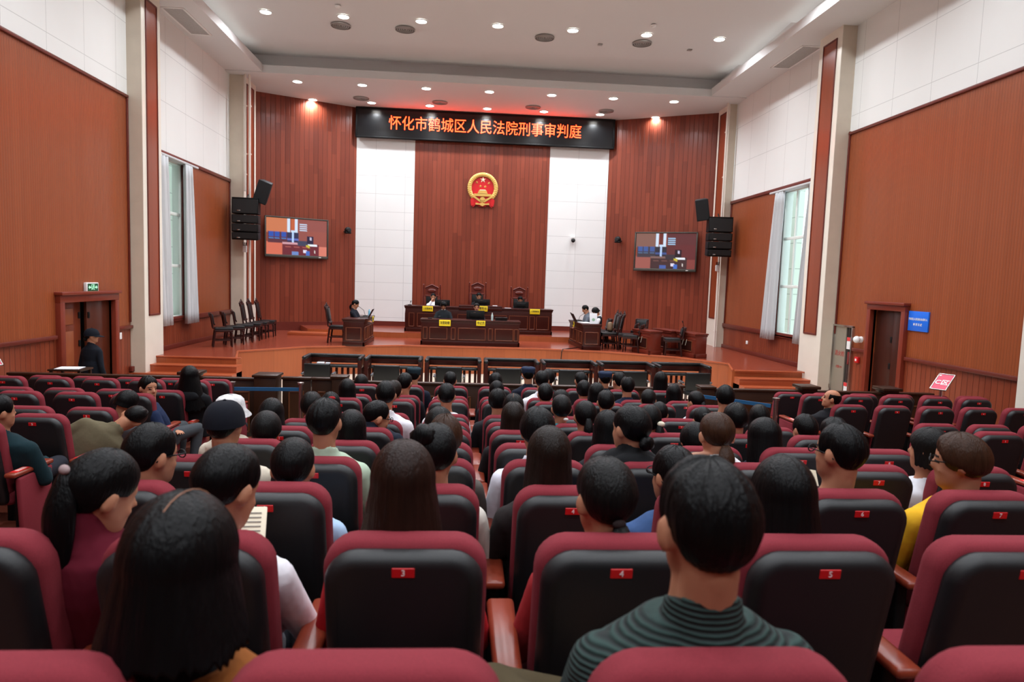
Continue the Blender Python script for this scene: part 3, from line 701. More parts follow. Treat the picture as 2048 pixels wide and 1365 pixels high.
for x, y, z0, nm in ((-6.62, 21.24, 5.1, 'inner pipe left of the left loudspeaker'), (-6.5, 21.27, .78, 'outer full-height pipe by the left marble pillar'), (8.12, 21.55, .78, 'full-height pipe by the right marble pillar')):
    mb = MB(); mb.tube((x, y, z0), (x, y, 8.5), .035, .035, 12)
    for zz in (z0+.5, 6.2, 7.6): mb.rbox((x, y+.02, zz), (.1, .06, .04), .008)
    mb.build('pipe', mat('white_pipe', (226, 216, 204), .4), None, label='slim white '+nm, cat='pipe')
for x, y, z, nm in ((-6.62, 21.2, 3.38, 'left'), (8.06, 21.5, 3.32, 'right')):
    o = empty('wall_device', (x, y, z), 0, 'small white junction box with plugs under the %s loudspeaker stack' % nm, 'junction box')
    mb = MB(); mb.rbox((0, 0, 0), (.12, .08, .2), .02); mb.build('box_body', M_whitep, o)
    mb = MB()
    for dx in (-.03, .0, .03): mb.tube((dx, -.02, .09), (dx*1.4, -.02, .2), .012)
    mb.build('plugs', M_black, o)

# wall fittings
o = empty('exit_sign', (XL, 13.52, 2.23), 0, 'green running-man exit sign over the left door', 'exit sign')
mb = MB(); mb.rbox((.03, 0, .08), (.06, .42, .18), .01); mb.build('sign_box', M_whitep, o)
MG = mat('exit_green', (12, 74, 46), .4, emit=.15); MGl = mat('exit_light', (170, 245, 200), .5, emit=.45)
mb = MB(); mb.box((.062, 0, .08), (.004, .36, .14)); mb.build('sign_face', MG, o, None)
mb = MB()
for s in (-1, 1):
    q = lambda u, w_, d: V((.065+d, u, w_))
    mb.prism([(s*.16, .08), (s*.115, .115), (s*.115, .093), (s*.07, .093), (s*.07, .067), (s*.115, .067), (s*.115, .045)], 0, .002, q)
mb.prism([(-.055, .03), (-.055, .135), (.055, .135), (.055, .03), (.045, .03), (.045, .125), (-.045, .125), (-.045, .03)], 0, .002, q)
mb.ball((.066, .012, .115), (.003, .012, .012)); mb.capsule((.066, .008, .098), (.066, -.004, .068), .008, .008, 6); mb.capsule((.066, -.004, .066), (.066, .022, .035), .006, .006, 6); mb.capsule((.066, -.004, .066), (.066, -.034, .042), .006, .006, 6); mb.capsule((.066, .008, .094), (.066, .032, .080), .005, .005, 6); mb.capsule((.066, .006, .094), (.066, -.022, .084), .005, .005, 6)
mb.build('pictogram', MGl, o)
mb = MB(); mb.rbox((XL+.015, 14.62, 1.29), (.03, .09, .14), .006); mb.build('light_switch', M_whitep, None, label='white light switch right of the left door', cat='switch')
mb = MB(); mb.rbox((XR-.01, 19.75, 1.1), (.02, .12, .1), .005); mb.build('wall_socket', M_whitep, None, label='pale wall socket under the right window bay', cat='socket')
o = empty('wall_sign', (XR, 12.125, 2.01), 0, 'blue wall sign with two lines of white lettering by the right door', 'sign')
mb = MB(); mb.rbox((-.015, 0, .19), (.03, .56, .37), .004); mb.build('sign_board', M_blue, o)
t = inst('lettering', text_mesh('鹤城区人民法院未成年人', .048, M_whitep, .001, .0008), o, (-.032, 0, .225), (rad(90), 0, rad(-90)))
t = inst('lettering', text_mesh('审 判 法 庭', .052, M_whitep, .001, .0008), o, (-.032, 0, .125), (rad(90), 0, rad(-90)))
o = empty('fire_cabinet', (XR, 14.6, .3), 0, 'fire hydrant cabinet with steel and glass door beside the right pillar', 'fire cabinet')
mb = MB()
for yy in (-.38, .38): mb.rbox((-.01, yy, .83), (.09, .04, 1.66), .006)
mb.rbox((-.01, 0, 1.65), (.09, .8, .04), .006); mb.rbox((-.01, 0, .0), (.09, .8, .04), .006); mb.build('cabinet_frame', M_chrome, o)
MS = mat('cabinet_steel', (172, 166, 152), .3, metal=.55)
mb = MB(); mb.box((.0, .13, .83), (.03, .48, 1.62)); mb.build('cabinet_door', MS, o, None)
mb = MB(); mb.box((.02, -.24, .83), (.02, .26, 1.62)); mb.build('glass_strip', mat('dark_glass', (46, 38, 38), .08), o, None)
mb = MB(); mb.tube((.06, -.22, .95), (.0, -.2, .95), .14, .14, 20); mb.build('hose_reel', mat('hose_red', (120, 24, 26), .5), o)
for zz in (.28, 1.28):
    mb = MB(); mb.box((-.012, -.22, zz), (.006, .13, .26)); lb = mb.build('label', M_whitep, o, None)
    mb = MB(); mb.box((-.016, -.22, zz+.09), (.004, .13, .08)); mb.build('label_header', mat('label_red', (214, 60, 62), .5), lb, None)
MRt = mat('red_lettering', (186, 60, 54), .5)
inst('lettering', text_mesh('消火栓', .13, MRt, .001), o, (-.018, .1, 1.02), (rad(90), 0, rad(-90)))
inst('lettering', text_mesh('火警119', .07, MRt, .001), o, (-.018, .1, .72), (rad(90), 0, rad(-90)))
o = empty('alarm_button', (XR, 13.98, 1.2), 0, 'red fire alarm button between fire cabinet and right door', 'alarm button')
mb = MB(); mb.rbox((-.03, 0, .06), (.06, .13, .13), .015); mb.build('button_housing', M_red, o)
mb = MB(); mb.box((-.062, 0, .06), (.004, .05, .05)); mb.build('button_face', M_whitep, o, None)
o = empty('wall_camera', (XR, 13.93, 1.7), 0, 'small white ball camera left of the right door', 'camera')
mb = MB(); mb.tube((0, 0, 0), (-.04, 0, 0), .07, .065, 18); mb.ball((-.1, .0, 0), (.075, .075, .075)); mb.build('housing', M_whitep, o)
mb = MB(); mb.tube((-.11, .05, 0), (-.12, .09, 0), .04, .035, 14); mb.build('lens', M_black, o)

# ------------------------------------------------------------------ court furniture
def panel_on(parent, c, w_, h_, R, name='panel'):
    """raised field with a lighter moulding, lying in the local x-z plane, facing -y before R"""
    mb = MB(); c = V(c)
    mb.box(c, (w_, .012, h_), R, 0)
    for s in (-1, 1):
        mb.rbox(c+R @ V((s*w_/2, -.006, 0)), (.022, .02, h_+.02), .005, 1, R, 1); mb.rbox(c+R @ V((0, -.006, s*h_/2)), (w_+.02, .02, .022), .005, 1, R, 1)
    return mb.build(name, [M_deskpanel, M_deskline], parent)
I3 = Matrix.Identity(3)
def desk(name, label, loc, rz, w_, d, h, fp, sp_, m=None, cat='desk', apron=.14, group=None, sides=(-1, 1)):
    """fp: (x centre, width) of the front panels; sp_: (y centre, width) of the side panels"""
    m = m or M_desk; o = empty(name, loc, rz, label, cat, group)
    mb = MB(); zb = (h-.04)/2+.02; hb = h-.06
    if sides == 'open_right' or sides == 'open_left':
        sg = 1 if sides == 'open_right' else -1
        mb.rbox((0, .03, zb), (w_-.05, .04, hb), .006); mb.rbox((0, d-.03, zb), (w_-.05, .04, hb), .006); mb.rbox((-sg*(w_/2-.045), d/2, zb), (.04, d-.05, hb), .006); sides = (-sg,)
    else:
        mb.rbox((0, .03, zb), (w_-.05, .04, hb), .006)
        for s in (-1, 1): mb.rbox((s*(w_/2-.045), d/2, zb), (.04, d-.05, hb), .006)
    mb.build('body', m, o)
    mb = MB(); mb.rbox((0, d/2, h-.02), (w_+.03, d+.04, .045), .012); mb.rbox((0, d/2, h-.065), (w_, d, .05), .015); mb.rbox((0, d/2, h-apron-.05), (w_-.03, d-.03, .025), .008); mb.build('desk_top', m, o)
    mb = MB(); mb.rbox((0, .03, .06), (w_, .06, .12), .012)
    for s in (sides if len(sides) == 2 else (sides[0],)): mb.rbox((s*(w_/2-.03), d/2, .06), (.06, d, .12), .012)
    if len(sides) == 1: mb.rbox((0, d-.03, .06), (w_, .06, .12), .012)
    mb.build('plinth', m, o)
    ph = h-apron-.05-.12-.10; pz = .12+.05+ph/2
    for x, pw in fp: panel_on(o, (x, .02, pz), pw, ph, I3)
    for y, pw in sp_:
        for s in sides: panel_on(o, (s*(w_/2-.022), y, pz), pw, ph, RZ(s*pi/2))
    return o
bench = desk('judges_bench', 'long dark judges bench on the platform under the emblem', (.50, 22.4, ZP), 0, 4.86, .75, .84,
     [(-2.2, .16), (-1.6, .82), (-1.02, .16), (-.35, .7), (.5, .8), (1.3, .6), (1.75, .16), (2.1, .4)], [(.37, .5)])
mb = MB(); mb.rbox((.04, .36, .875), (1.42, .78, .05), .012); mb.rbox((.04, -.005, .80), (1.42, .05, .1), .012); mb.build('raised_centre_top', M_desk, bench)
table = desk('clerks_table', 'dark panelled clerks table below the judges bench', (.205, 19.8, ZS), 0, 2.88, .66, .745,
     [(-1.31, .11), (-.93, .50), (-.50, .11), (.04, .78), (.58, .11), (.98, .52), (1.33, .11)], [(.33, .42)])
ld = desk('prosecutor_desk', 'dark panelled desk on the left of the stage with a woman behind it', (-2.98, 18.75, ZS), 0, .60, 2.0, .75, [(0, .40)], [(.33, .44), (.75, .16), (1.15, .44), (1.65, .36)], sides='open_left')
rd = desk('defence_desk', 'dark panelled desk on the right of the stage with two people behind it', (3.70, 19.45, ZS), rad(2), .56, 2.1, .75, [(0, .38)], [(.3, .40), (.68, .16), (1.1, .44), (1.62, .40)], sides='open_right')
def vdesk(label, loc, rz):
    o = desk('witness_desk', label, loc, rz, .40, .95, .67, [], [(.48, .62)], M_desk2, 'desk', .12, 'reddish desks at the right end of the stage', 'open_right')
    mb = MB()
    for y in (.40, .56):
        mb.rbox((-.222, y, .40), (.012, .022, .19), .004, 1, RX(rad(22)))
    mb.build('handle', M_chrome, o)
vdesk('reddish desk with two slanted handles, nearest the row of dark chairs', (5.33, 18.55, ZS), rad(16))
vdesk('reddish desk with two slanted handles, half hidden behind its twin by the pillar', (6.05, 18.95, ZS), rad(16))
vdesk('reddish desk with two slanted handles beside the right marble pillar', (6.42, 17.98, ZS), rad(14))

def tall_chair(label, loc, rz, group, h=1.05, crest=True, mwood=None):
    o = empty('wooden_chair', loc, rz, label, 'chair', group); mw = mwood or MATS.setdefault('chair_wood', mat('chair_wood', (44, 13, 10), .38, spec=.35, noise_amt=.2, noise_scale=8))
    mb = MB(); mb.rbox((0, .22, .46), (.44, .44, .07), .025, 2); mb.build('seat', M_leather, o)
    mb = MB(); mb.rbox((0, .22, .41), (.44, .43, .05), .008); mb.build('seat_frame', mw, o)
    rc = RX(rad(9)); top = h
    mb = MB(); mb.rbox((0, -.035-.08*(top-.8), .5+(top-.5)/2+.02), (.33, .05, (top-.62 if crest else top-.60)), .02, 2, rc); mb.build('backrest', M_leather, o)
    mb = MB()
    for s in (-1, 1): mb.rbox((s*.195, -.06, .46+(top-.46)/2), (.045, .04, top-.46), .01, 1, rc)
    mb.rbox((0, -.115, top-.04), (.42, .04, .10), .015, 2, rc); mb.rbox((0, .0, .58), (.38, .03, .05), .008, 1, rc)
    if crest:
        for x, z, r in ((-.18, .02, .035), (-.10, .045, .045), (0, .07, .055), (.10, .045, .045), (.18, .02, .035)): mb.ball((x, -.125, top+z-.02), (r, .022, r))
        mb.ball((0, -.125, top+.09), (.02, .02, .03))
    mb.build('back_frame', mw, o)
    for sx in (-1, 1):
        mb = MB(); mb.tube((sx*.19, .40, .40), (sx*.19, .41, 0), .026, .018, 8); mb.ball((sx*.19, .40, .36), .032); mb.build('leg', mw, o)
        mb = MB(); mb.rbox((sx*.19, -.01, .21), (.038, .045, .43), .008, 1, RX(rad(-7))); mb.build('leg', mw, o)
    mb = MB()
    for sx in (-1, 1): mb.rbox((sx*.19, .2, .17), (.022, .38, .03), .005)
    mb.rbox((0, .38, .24), (.36, .022, .03), .005); mb.build('stretcher', mw, o)
    return o
G1 = 'dark chairs at the left end of the stage'
for i, (x, y, a) in enumerate(((-6.32, 17.8, -68), (-6.25, 18.45, -64), (-6.2, 19.1, -70))):
    tall_chair('low dark wooden chair with black pads by the left wall, %s from the steps' % ORD[i+1], (x, y, ZS), rad(a), G1, .86, False)
for i, (x, y, a) in enumerate(((-6.15, 19.75, -84), (-6.15, 20.4, -86), (-6.12, 21.05, -84))):
    tall_chair('tall carved chair with black pads near the left pillar, %s from the hall' % ORD[i+1], (x, y, ZS), rad(a), G1, 1.04, True)
tall_chair('tall carved chair behind the prosecutor desk', (-3.78, 19.72, ZS), rad(-92), None, 1.02, True)
G2 = 'dark chairs at the right end of the stage'
for i, (x, y, a) in enumerate(((4.66, 21.0, 86), (4.72, 20.35, 84))):
    tall_chair('tall carved chair with black pads right of the defence desk, %s from the hall' % ORD[2-i], (x, y, ZS), rad(a), G2, 1.02, True)
for i, (x, y, a) in enumerate(((5.0, 19.72, 70), (5.02, 19.2, 66))):
    tall_chair('low dark wooden chair with black pads next to the reddish desks, %s from the hall' % ORD[2-i], (x, y, ZS), rad(a), G2, .80, False)
tall_chair('low dark chair standing by the wall behind the reddish desks', (5.65, 21.4, ZS), rad(150), G2, .84, False)
tall_chair('low dark chair standing between two reddish desks', (6.0, 18.5, ZS), rad(80), G2, .80, False)
tall_chair('carved chair mostly hidden behind the woman at the defence desk', (4.52, 20.0, ZS), rad(88), G2, 1.02, True)

def judge_chair(label, x, y, top):
    o = empty('judge_chair', (x, y, ZP), pi, label, 'chair', 'high-backed judge chairs'); H = top-ZP; mw = mat('carved_red_wood', (96, 34, 24), .35, noise_amt=.25, noise_scale=10)
    mb = MB(); mb.rbox((0, .30, .47), (.56, .5, .1), .03, 2); mb.build('seat', M_leather, o)
    mb = MB(); mb.rbox((0, .02, .5+(H-.95)/2+.06), (.40, .07, H-1.0), .02, 2); mb.build('backrest', M_leather, o)
    mb = MB(); pts = [(-.22, H-.42), (.22, H-.42), (.22, H-.16), (.19, H-.12), (.10, H-.07), (.035, H-.04), (.03, H-.08), (-.03, H-.08), (-.035, H-.04), (-.10, H-.07), (-.19, H-.12), (-.22, H-.16)]
    mb.prism(pts, -.02, .05, lambda u, w_, d: V((u, d, w_)))
    for s in (-1, 1): mb.rbox((s*.11, .065, H-.11), (.26, .035, .035), .01, 1, RY(s*rad(24)))
    mb.ball((0, .06, H-.26), (.15, .025, .07)); mb.ball((-.09, .065, H-.27), (.05, .02, .05)); mb.ball((.09, .065, H-.27), (.05, .02, .05))
    mb.rbox((0, .03, H-.44), (.48, .06, .05), .01); mb.build('carved_crest', mw, o)
    for s in (-1, 1):
        mb = MB(); x0 = s*.285
        mb.lathe([(.001, 0), (.03, 0), (.03, H-.5), (.036, H-.48), (.022, H-.42), (.034, H-.36), (.022, H-.28), (.034, H-.2), (.024, H-.13), (.03, H-.11), (.012, H-.1), (.001, H-.095)], (x0, .02, 0), 12); mb.ball((x0, .02, H-.07), .03); mb.build('back_post', mw, o)
        mb = MB(); mb.rbox((s*.25, .02, .5+(H-.95)/2), (.05, .05, H-.95), .008); mb.build('side_rail', mw, o)
        mb = MB(); mb.rbox((s*.285, .3, .68), (.06, .46, .05), .015); mb.tube((s*.285, .5, .45), (s*.285, .5, .67), .022, .022, 8); mb.build('armrest', mw, o)
        mb = MB(); mb.tube((s*.25, .5, .43), (s*.25, .5, 0), .03, .025, 8); mb.build('leg', mw, o)
    mb = MB(); mb.rbox((0, .28, .41), (.56, .48, .05), .01); mb.build('seat_frame', mw, o)
judge_chair('high-backed carved chair behind the woman in white at the bench', -1.12, 23.75, 2.53)
judge_chair('tallest high-backed carved chair at the centre of the bench', .45, 23.75, 2.65)
judge_chair('high-backed carved chair behind the right-hand judge', 1.90, 23.75, 2.54)
for i, x in enumerate((-.6, .38)):
    tall_chair('dark chair behind the clerks table, %s one' % ('left' if i == 0 else 'right'), (x, 20.98, ZS), pi, 'chairs at the clerks table', .86, False)
tall_chair('dark chair behind the man in grey at the defence desk', (4.40, 20.75, ZS), rad(92), None, .86, False)

def nameplate(s, loc, rz, w_, h_, label):
    o = empty('name_plate', loc, rz, label, 'name plate', 'yellow name plates')
    mb = MB(); mb.rbox((0, -.008, 0), (w_, .012, h_), .003); mb.build('plate', M_yellow, o)
    me = text_mesh(s, .1, M_black, .001, .0015); xs = [v.co.x for v in me.vertices]; k = w_*.84/(max(xs)-min(xs))
    t = inst('lettering', me, o, (0, -.016, 0), (rad(90), 0, 0)); t.scale = (k, min(k*1.3, h_*.6/.085), 1)
nameplate('人民陪审员', (-1.18, 22.385, 1.70), 0, .34, .17, 'yellow name plate below the woman in white on the bench')
nameplate('审判长', (.62, 22.36, 1.755), 0, .30, .18, 'yellow name plate at the centre of the judges bench')
nameplate('人民陪审员', (2.33, 22.385, 1.71), 0, .33, .17, 'yellow name plate near the right end of the bench')
nameplate('法官助理', (-.54, 19.775, 1.42), 0, .33, .18, 'yellow name plate below the man with a red tie')
nameplate('书记员', (.495, 19.775, 1.44), 0, .26, .15, 'yellow name plate below the clerks monitor')
nameplate('公诉人', (-2.665, 20.3, 1.44), pi/2, .24, .16, 'yellow name plate on the side of the prosecutor desk')
nameplate('辩护人', (3.375, 20.75, 1.44), -pi/2, .24, .16, 'yellow name plate on the side of the defence desk')

def monitor(loc, rz, w_, h_, label, tilt=0.0):
    o = empty('computer_monitor', loc, rz, label, 'monitor', 'black monitors on the desks')
    R = RX(tilt)
    mb = MB(); mb.rbox((0, 0, h_/2+.012), (w_, .035, h_), .01, 2, R); mb.rbox((0, -.022, h_/2+.012), (w_*.6, .03, h_*.55), .01, 2, R); mb.build('screen_housing', M_bplast, o)
    mb = MB(); mb.box((0, .02, h_/2+.012), (w_-.03, .003, h_-.03), R); mb.build('screen', mat('screen_dark', (20, 24, 32), .2, emit=.2), o, None)
    mb = MB(); mb.rbox((0, -.01, .09), (.07, .03, .16), .008); mb.build('stand', M_bplast, o)
    mb = MB(); mb.rbox((0, 0, .008), (.22, .16, .016), .006); mb.build('stand_base', M_bplast, o)
    mb = MB(); mb.box((-.03, -.042, h_*.78+.012), (.06, .003, .014)); mb.build('badge', M_chrome, o, None)
TB = ZP+.84; TT = ZS+.745
monitor((-.72, 22.72, TB), 0, .50, .20, 'black monitor in front of the woman in white at the bench')
monitor((.60, 22.72, TB+.06), 0, .50, .20, 'black monitor in front of the judge in the middle')
monitor((1.90, 22.72, TB), 0, .50, .22, 'black monitor in front of the right-hand judge')
monitor((.34, 20.1, TT), 0, .53, .26, 'black monitor on the clerks table')
def laptop(loc, rz, label, m=None):
    o = empty('laptop', loc, rz, label, 'laptop', 'laptops on the desks'); m = m or M_bplast
    mb = MB(); mb.rbox((0, 0, .01), (.36, .24, .018), .006); mb.build('keyboard_base', m, o)
    mb = MB(); mb.rbox((0, .17, .13), (.36, .012, .25), .005, 1, RX(rad(-28))); mb.build('lid', m, o); return o
laptop((-2.80, 19.65, ZS+.75), rad(-90), 'open black laptop on the prosecutor desk')
laptop((3.52, 20.62, ZS+.75), rad(92), 'open black laptop on the defence desk, before the man in grey')
laptop((3.58, 21.3, ZS+.75), rad(88), 'small black laptop at the far end of the defence desk')
laptop((1.10, 20.15, TT), rad(180), 'grey folded laptop at the right of the clerks table', mat('laptop_grey', (86, 86, 88), .4)).scale = (1, 1, .42)
def bottle(loc, label, m):
    o = empty('water_bottle', loc, 0, label, 'bottle')
    mb = MB(); mb.lathe([(.001, 0), (.033, 0), (.034, .13), (.028, .165), (.013, .19), (.013, .205)], n=14); mb.build('bottle_body', m, o)
    mb = MB(); mb.lathe([(.015, .203), (.015, .222), (.001, .222)], n=12); mb.build('cap', M_whitep, o)
MW = mat('water_plastic', (176, 192, 190), .15, spec=.6); MW2 = mat('blue_water_plastic', (120, 180, 206), .15, spec=.6)
bottle((.83, 20.0, TT), 'clear plastic water bottle beside the clerks monitor', MW)
bottle((-2.78, 20.35, ZS+.75), 'bluish water bottle at the far end of the prosecutor desk', MW2)
def gooseneck(loc, pts, label):
    o = empty('microphone', loc, 0, label, 'microphone', 'gooseneck microphones')
    mb = MB(); mb.rbox((0, 0, .015), (.12, .14, .03), .01); mb.build('base', M_bplast, o)
    mb = MB(); mb.path(pts, .006); mb.build('gooseneck', M_bplast, o)
    mb = MB(); d = (V(pts[-1])-V(pts[-2])).normalized()*.05; mb.capsule(pts[-1], V(pts[-1])+d, .014, .016, 8); mb.build('microphone_head', M_black, o)
gooseneck((-2.85, 20.05, ZS+.75), [(0, 0, .02), (-.05, 0, .18), (-.2, -.05, .30), (-.33, -.1, .36)], 'thin microphone bending towards the woman at the prosecutor desk')
gooseneck((3.55, 20.95, ZS+.75), [(0, 0, .02), (.04, 0, .15), (.16, -.05, .24)], 'thin microphone on the defence desk by the man in grey')
gooseneck((-.98, 20.02, TT), [(0, 0, .02), (.1, .05, .05), (.24, .1, .06)], 'low microphone at the left end of the clerks table')
gooseneck((6.2, 18.85, ZS+.67), [(0, 0, .02), (.0, 0, .14), (-.05, -.05, .24)], 'thin microphone on the reddish desk near the pillar')
gooseneck((-2.1+.32, 22.62, TB), [(0, 0, .02), (.02, .05, .10)], 'short microphone at the left end of the judges bench')
def sheet(loc, rz, w_, d, label, m=None, name='paper_sheet', tilt=0):
    mb = MB(); mb.box((0, 0, .004), (w_, d, .008)); o = mb.build(name, m or M_paper, None, None, label=label, cat='paper'); o.location = loc; o.rotation_euler = (tilt, 0, rz); return o
sheet((3.62, 20.15, ZS+.752), rad(10), .3, .55, 'white papers lying on the near part of the defence desk')
sheet((1.02, 22.65, TB+.065), 0, .16, .2, 'small white paper beside the middle monitor on the bench')
sheet((1.45, 22.66, TB+.0), .2, .2, .16, 'white paper on the bench between the middle and right judges')
sheet((-2.72, 18.95, ZS+.752), .3, .2, .28, 'dark folder at the near end of the prosecutor desk', mat('dark_folder', (38, 34, 40), .5), 'folder')
mb = MB(); mb.rbox((0, 0, .14), (.30, .15, .28), .06, 3); mb.add(*[[], []]); bag = mb.build('handbag', mat('tan_handbag', (122, 92, 66), .6, noise_amt=.4, noise_scale=18), None, 50, label='tan patterned bag lying on a chair right of the defence desk', cat='bag'); bag.location = (4.42, 20.35, ZS+.495); bag.rotation_euler = (0, .2, 1.2)
mb = MB(); mb.path([V((4.40+ (2.86-4.40)*t, 21.3+(19.35-21.3)*t, ZS+.012)) for t in [i/8 for i in range(9)]], .012); mb.path([V((2.86, 19.38, ZS+.012)), V((2.82, 19.28, ZS-.05)), V((2.80, 19.27, .4))], .012)
mb.build('floor_cable', M_black, None, label='black cable running over the stage edge near the defence desk', cat='cable')

# ------------------------------------------------------------------ the docks
DKW = (-3.42, -2.12, -.84, .44, 1.70, 2.98, 4.26, 5.52)
def dock(x0, x1, label):
    o = empty('dock', ((x0+x1)/2, 15.2, 0), 0, label, 'dock', 'dark railed docks before the stage'); W_ = x1-x0-.06; md = M_desk
    mb = MB(); mb.rbox((0, 0, .93), (W_, .10, .075), .035, 3)
    for s in (-1, 1): mb.rbox((s*(W_/2-.04), -.30, .93), (.085, .62, .075), .035, 3)
    mb.build('padded_rail', M_leather, o)
    mb = MB(); mb.rbox((0, 0, .835), (W_-.06, .05, .12), .006)
    for s in (-1, 1): mb.rbox((s*(W_/2-.04), -.3, .80), (.045, .56, .18), .006)
    mb.build('rail_panel', md, o)
    mb = MB(); mb.rbox((0, -.10, .715), (W_-.14, .20, .06), .028, 3); mb.build('padded_shelf', M_leather, o)
    for sx in (-1, 1):
        for y in (0, -.56):
            mb = MB(); mb.rbox((sx*(W_/2-.04), y, .45), (.075, .075, .9), .008); mb.build('post', md, o)
    n = 9
    for i in range(n):
        mb = MB(); mb.rbox((-W_/2+.12+(W_-.24)*i/(n-1), 0, .40), (.055, .04, .66), .006); mb.build('baluster', md, o)
    mb = MB(); mb.rbox((0, 0, .08), (W_, .06, .09), .008); mb.build('bottom_rail', md, o)
for i in range(7):
    dock(DKW[i], DKW[i+1], 'dark dock with black padded rail before the stage, %s from the left' % ORD[i+1])
mb = MB(); mb.rbox((0, 0, .02), (.16, .1, .04), .015); mb.rbox((.15, .02, .015), (.1, .08, .03), .012); o = mb.build('crumpled_tissue', M_paper, None, 60, label='crumpled white tissues on the shelf of the first dock', cat='tissue'); o.location = (-3.1, 15.12, .747)
def dock_chair(x, label):
    o = empty('dock_chair', (x, 13.95, 0), 0, label, 'chair', 'black chairs in the docks')
    mb = MB(); mb.rbox((0, .03, .68), (.53, .06, .42), .03, 3, RX(rad(6)), fn=lambda p: V((p.x, p.y+.06*(p.x/.27)**2, p.z))); mb.build('backrest', M_leather, o)
    mb = MB(); mb.rbox((0, .28, .45), (.52, .5, .09), .03, 2); mb.build('seat', M_leather, o)
    for s in (-1, 1):
        mb = MB(); mb.path([(s*.29, .08, .66), (s*.31, .38, .66), (s*.30, .46, .60), (s*.28, .46, .02)], .016, 8); mb.build('arm_frame', M_chrome, o)
        mb = MB(); mb.rbox((s*.305, .24, .675), (.05, .3, .03), .012); mb.build('armrest', mat('arm_pad', (70, 74, 80), .35), o)
        mb = MB(); mb.tube((s*.26, .05, .42), (s*.27, -.02, 0), .016, .016, 8); mb.build('leg', M_chrome, o)
    mb = MB(); mb.path([(-.27, .02, .2), (.27, .02, .2)], .012); mb.build('stretcher', M_chrome, o)
for i, x in enumerate((-2.95, -1.55, -.27, .95, 2.27, 3.62, 4.98)):
    dock_chair(x, 'black padded chair facing the stage in the docks, %s from the left' % ORD[i+1])

# ------------------------------------------------------------------ the bar between seats and docks
def bar_run(x0, x1, label, n, top=1.03, y=11.0, cap=True):
    o = empty('bar_partition', ((x0+x1)/2, y, 0), 0, label, 'partition', 'low dark wood bar'); W_ = x1-x0
    mb = MB(); mb.rbox((0, 0, top/2), (W_, .06, top-.04), .006); mb.build('board', M_dark, o)
    mb = MB(); mb.rbox((0, 0, top-.02), (W_+.02, .12, .04), .01); mb.build('top_rail', M_dark, o)
    for i in range(n):
        cx = -W_/2+W_*(i+.5)/n; pw = W_/n-.22
        mb = MB(); mb.box((cx, -.033, top*.47), (pw, .012, top*.62), None, 0)
        for s in (-1, 1): mb.rbox((cx+s*pw/2, -.04, top*.47), (.025, .02, top*.62+.02), .005, 1, None, 1); mb.rbox((cx, -.04, top*.47+s*top*.31), (pw+.02, .02, .025), .005, 1, None, 1)
        mb.build('panel', [M_darkp, mat('bar_moulding', (98, 58, 34), .35)], o)
    return o
bar_run(-7.0, -3.25, 'dark panelled bar partition left of the gate', 4)
bar_run(-1.82, 3.35, 'dark panelled bar partition behind the front row of the centre block', 5, 1.02)
bar_run(4.15, 8.0, 'dark panelled bar partition on the right', 3, 1.03)
for x, w_, top, lab in ((-3.08, .34, 1.1, 'square dark post left of the gate'), (-1.95, .22, 1.10, 'square dark post right of the gate'), (3.5, .26, 1.08, 'square dark post right of the centre partition'), (4.05, .22, 1.07, 'square dark post at the start of the right partition')):
    o = empty('bar_post', (x, 11.0, 0), 0, lab+' in the bar', 'post', 'bar posts')
    mb = MB(); mb.rbox((0, 0, top/2-.02), (w_, w_, top-.04), .008); mb.build('shaft', M_dark, o)
    mb = MB(); mb.rbox((0, 0, top-.02), (w_+.05, w_+.05, .04), .01); mb.build('cap', M_dark, o)
for x, lab in ((-4.25, 'dark flat cap block on the left partition near the steps'), (5.78, 'dark flat cap block on the right partition near the pillar'), (7.2, 'dark flat cap block on the right partition before the door')):
    mb = MB(); mb.rbox((0, 0, .06), (.34, .34, .05), .012); mb.rbox((0, 0, .018), (.26, .26, .04), .01); o = mb.build('post_cap', M_dark, None, label=lab, cat='post cap', group='flat cap blocks'); o.location = (x, 11.0, 1.032)
for i, (x0, x1, a, lab) in enumerate(((-2.86, -2.42, 0, 'left leaf of the low panelled gate'), (-2.40, -2.08, 0, 'right leaf of the low panelled gate'))):
    o = bar_run(x0, x1, lab+' in the bar', 1, 1.05, 11.05)
    o.name = 'bar_gate'; o['category'] = 'gate'; o['group'] = 'gate leaves'
def stanchion(x, y, z, label):
    o = empty('stanchion', (x, y, z), 0, label, 'stanchion', 'steel belt posts')
    mb = MB(); mb.tube((0, 0, .02), (0, 0, .90), .03, .03, 14); mb.build('post', M_chrome, o)
    mb = MB(); mb.lathe([(.001, 0), (.16, 0), (.15, .025), (.04, .04), (.001, .04)], n=24); mb.build('foot', M_chrome, o)
    mb = MB(); mb.lathe([(.001, .90), (.05, .90), (.05, .93), (.001, .94)], n=18); mb.build('head', M_chrome, o)
stanchion(-3.34, 10.12, .165, 'steel belt post at the front corner of the left seats')
stanchion(-2.38, 10.2, .165, 'steel belt post by the centre block, half hidden by heads')
stanchion(4.36, 9.1, .27, 'steel belt post at the front corner of the right seats')
stanchion(3.48, 9.9, .165, 'steel belt post right of the front row of the centre block')
mb = MB(); mb.rbox((-2.86, 10.16, .99), (.92, .008, .055), .003, 1, RZ(.08)); mb.build('barrier_belt', M_belt, None, label='blue belt across the left aisle between two steel posts', cat='belt', group='blue belts')
d = V((3.5, 9.88, 0))-V((4.33, 9.12, 0))
mb = MB(); mb.rbox(((3.5+4.33)/2, 9.5, 1.08), (d.length-.06, .008, .055), .003, 1, RZ(math.atan2(d.y, d.x))); mb.build('barrier_belt', M_belt, None, label='blue belt across the right aisle beside the right seats', cat='belt', group='blue belts')

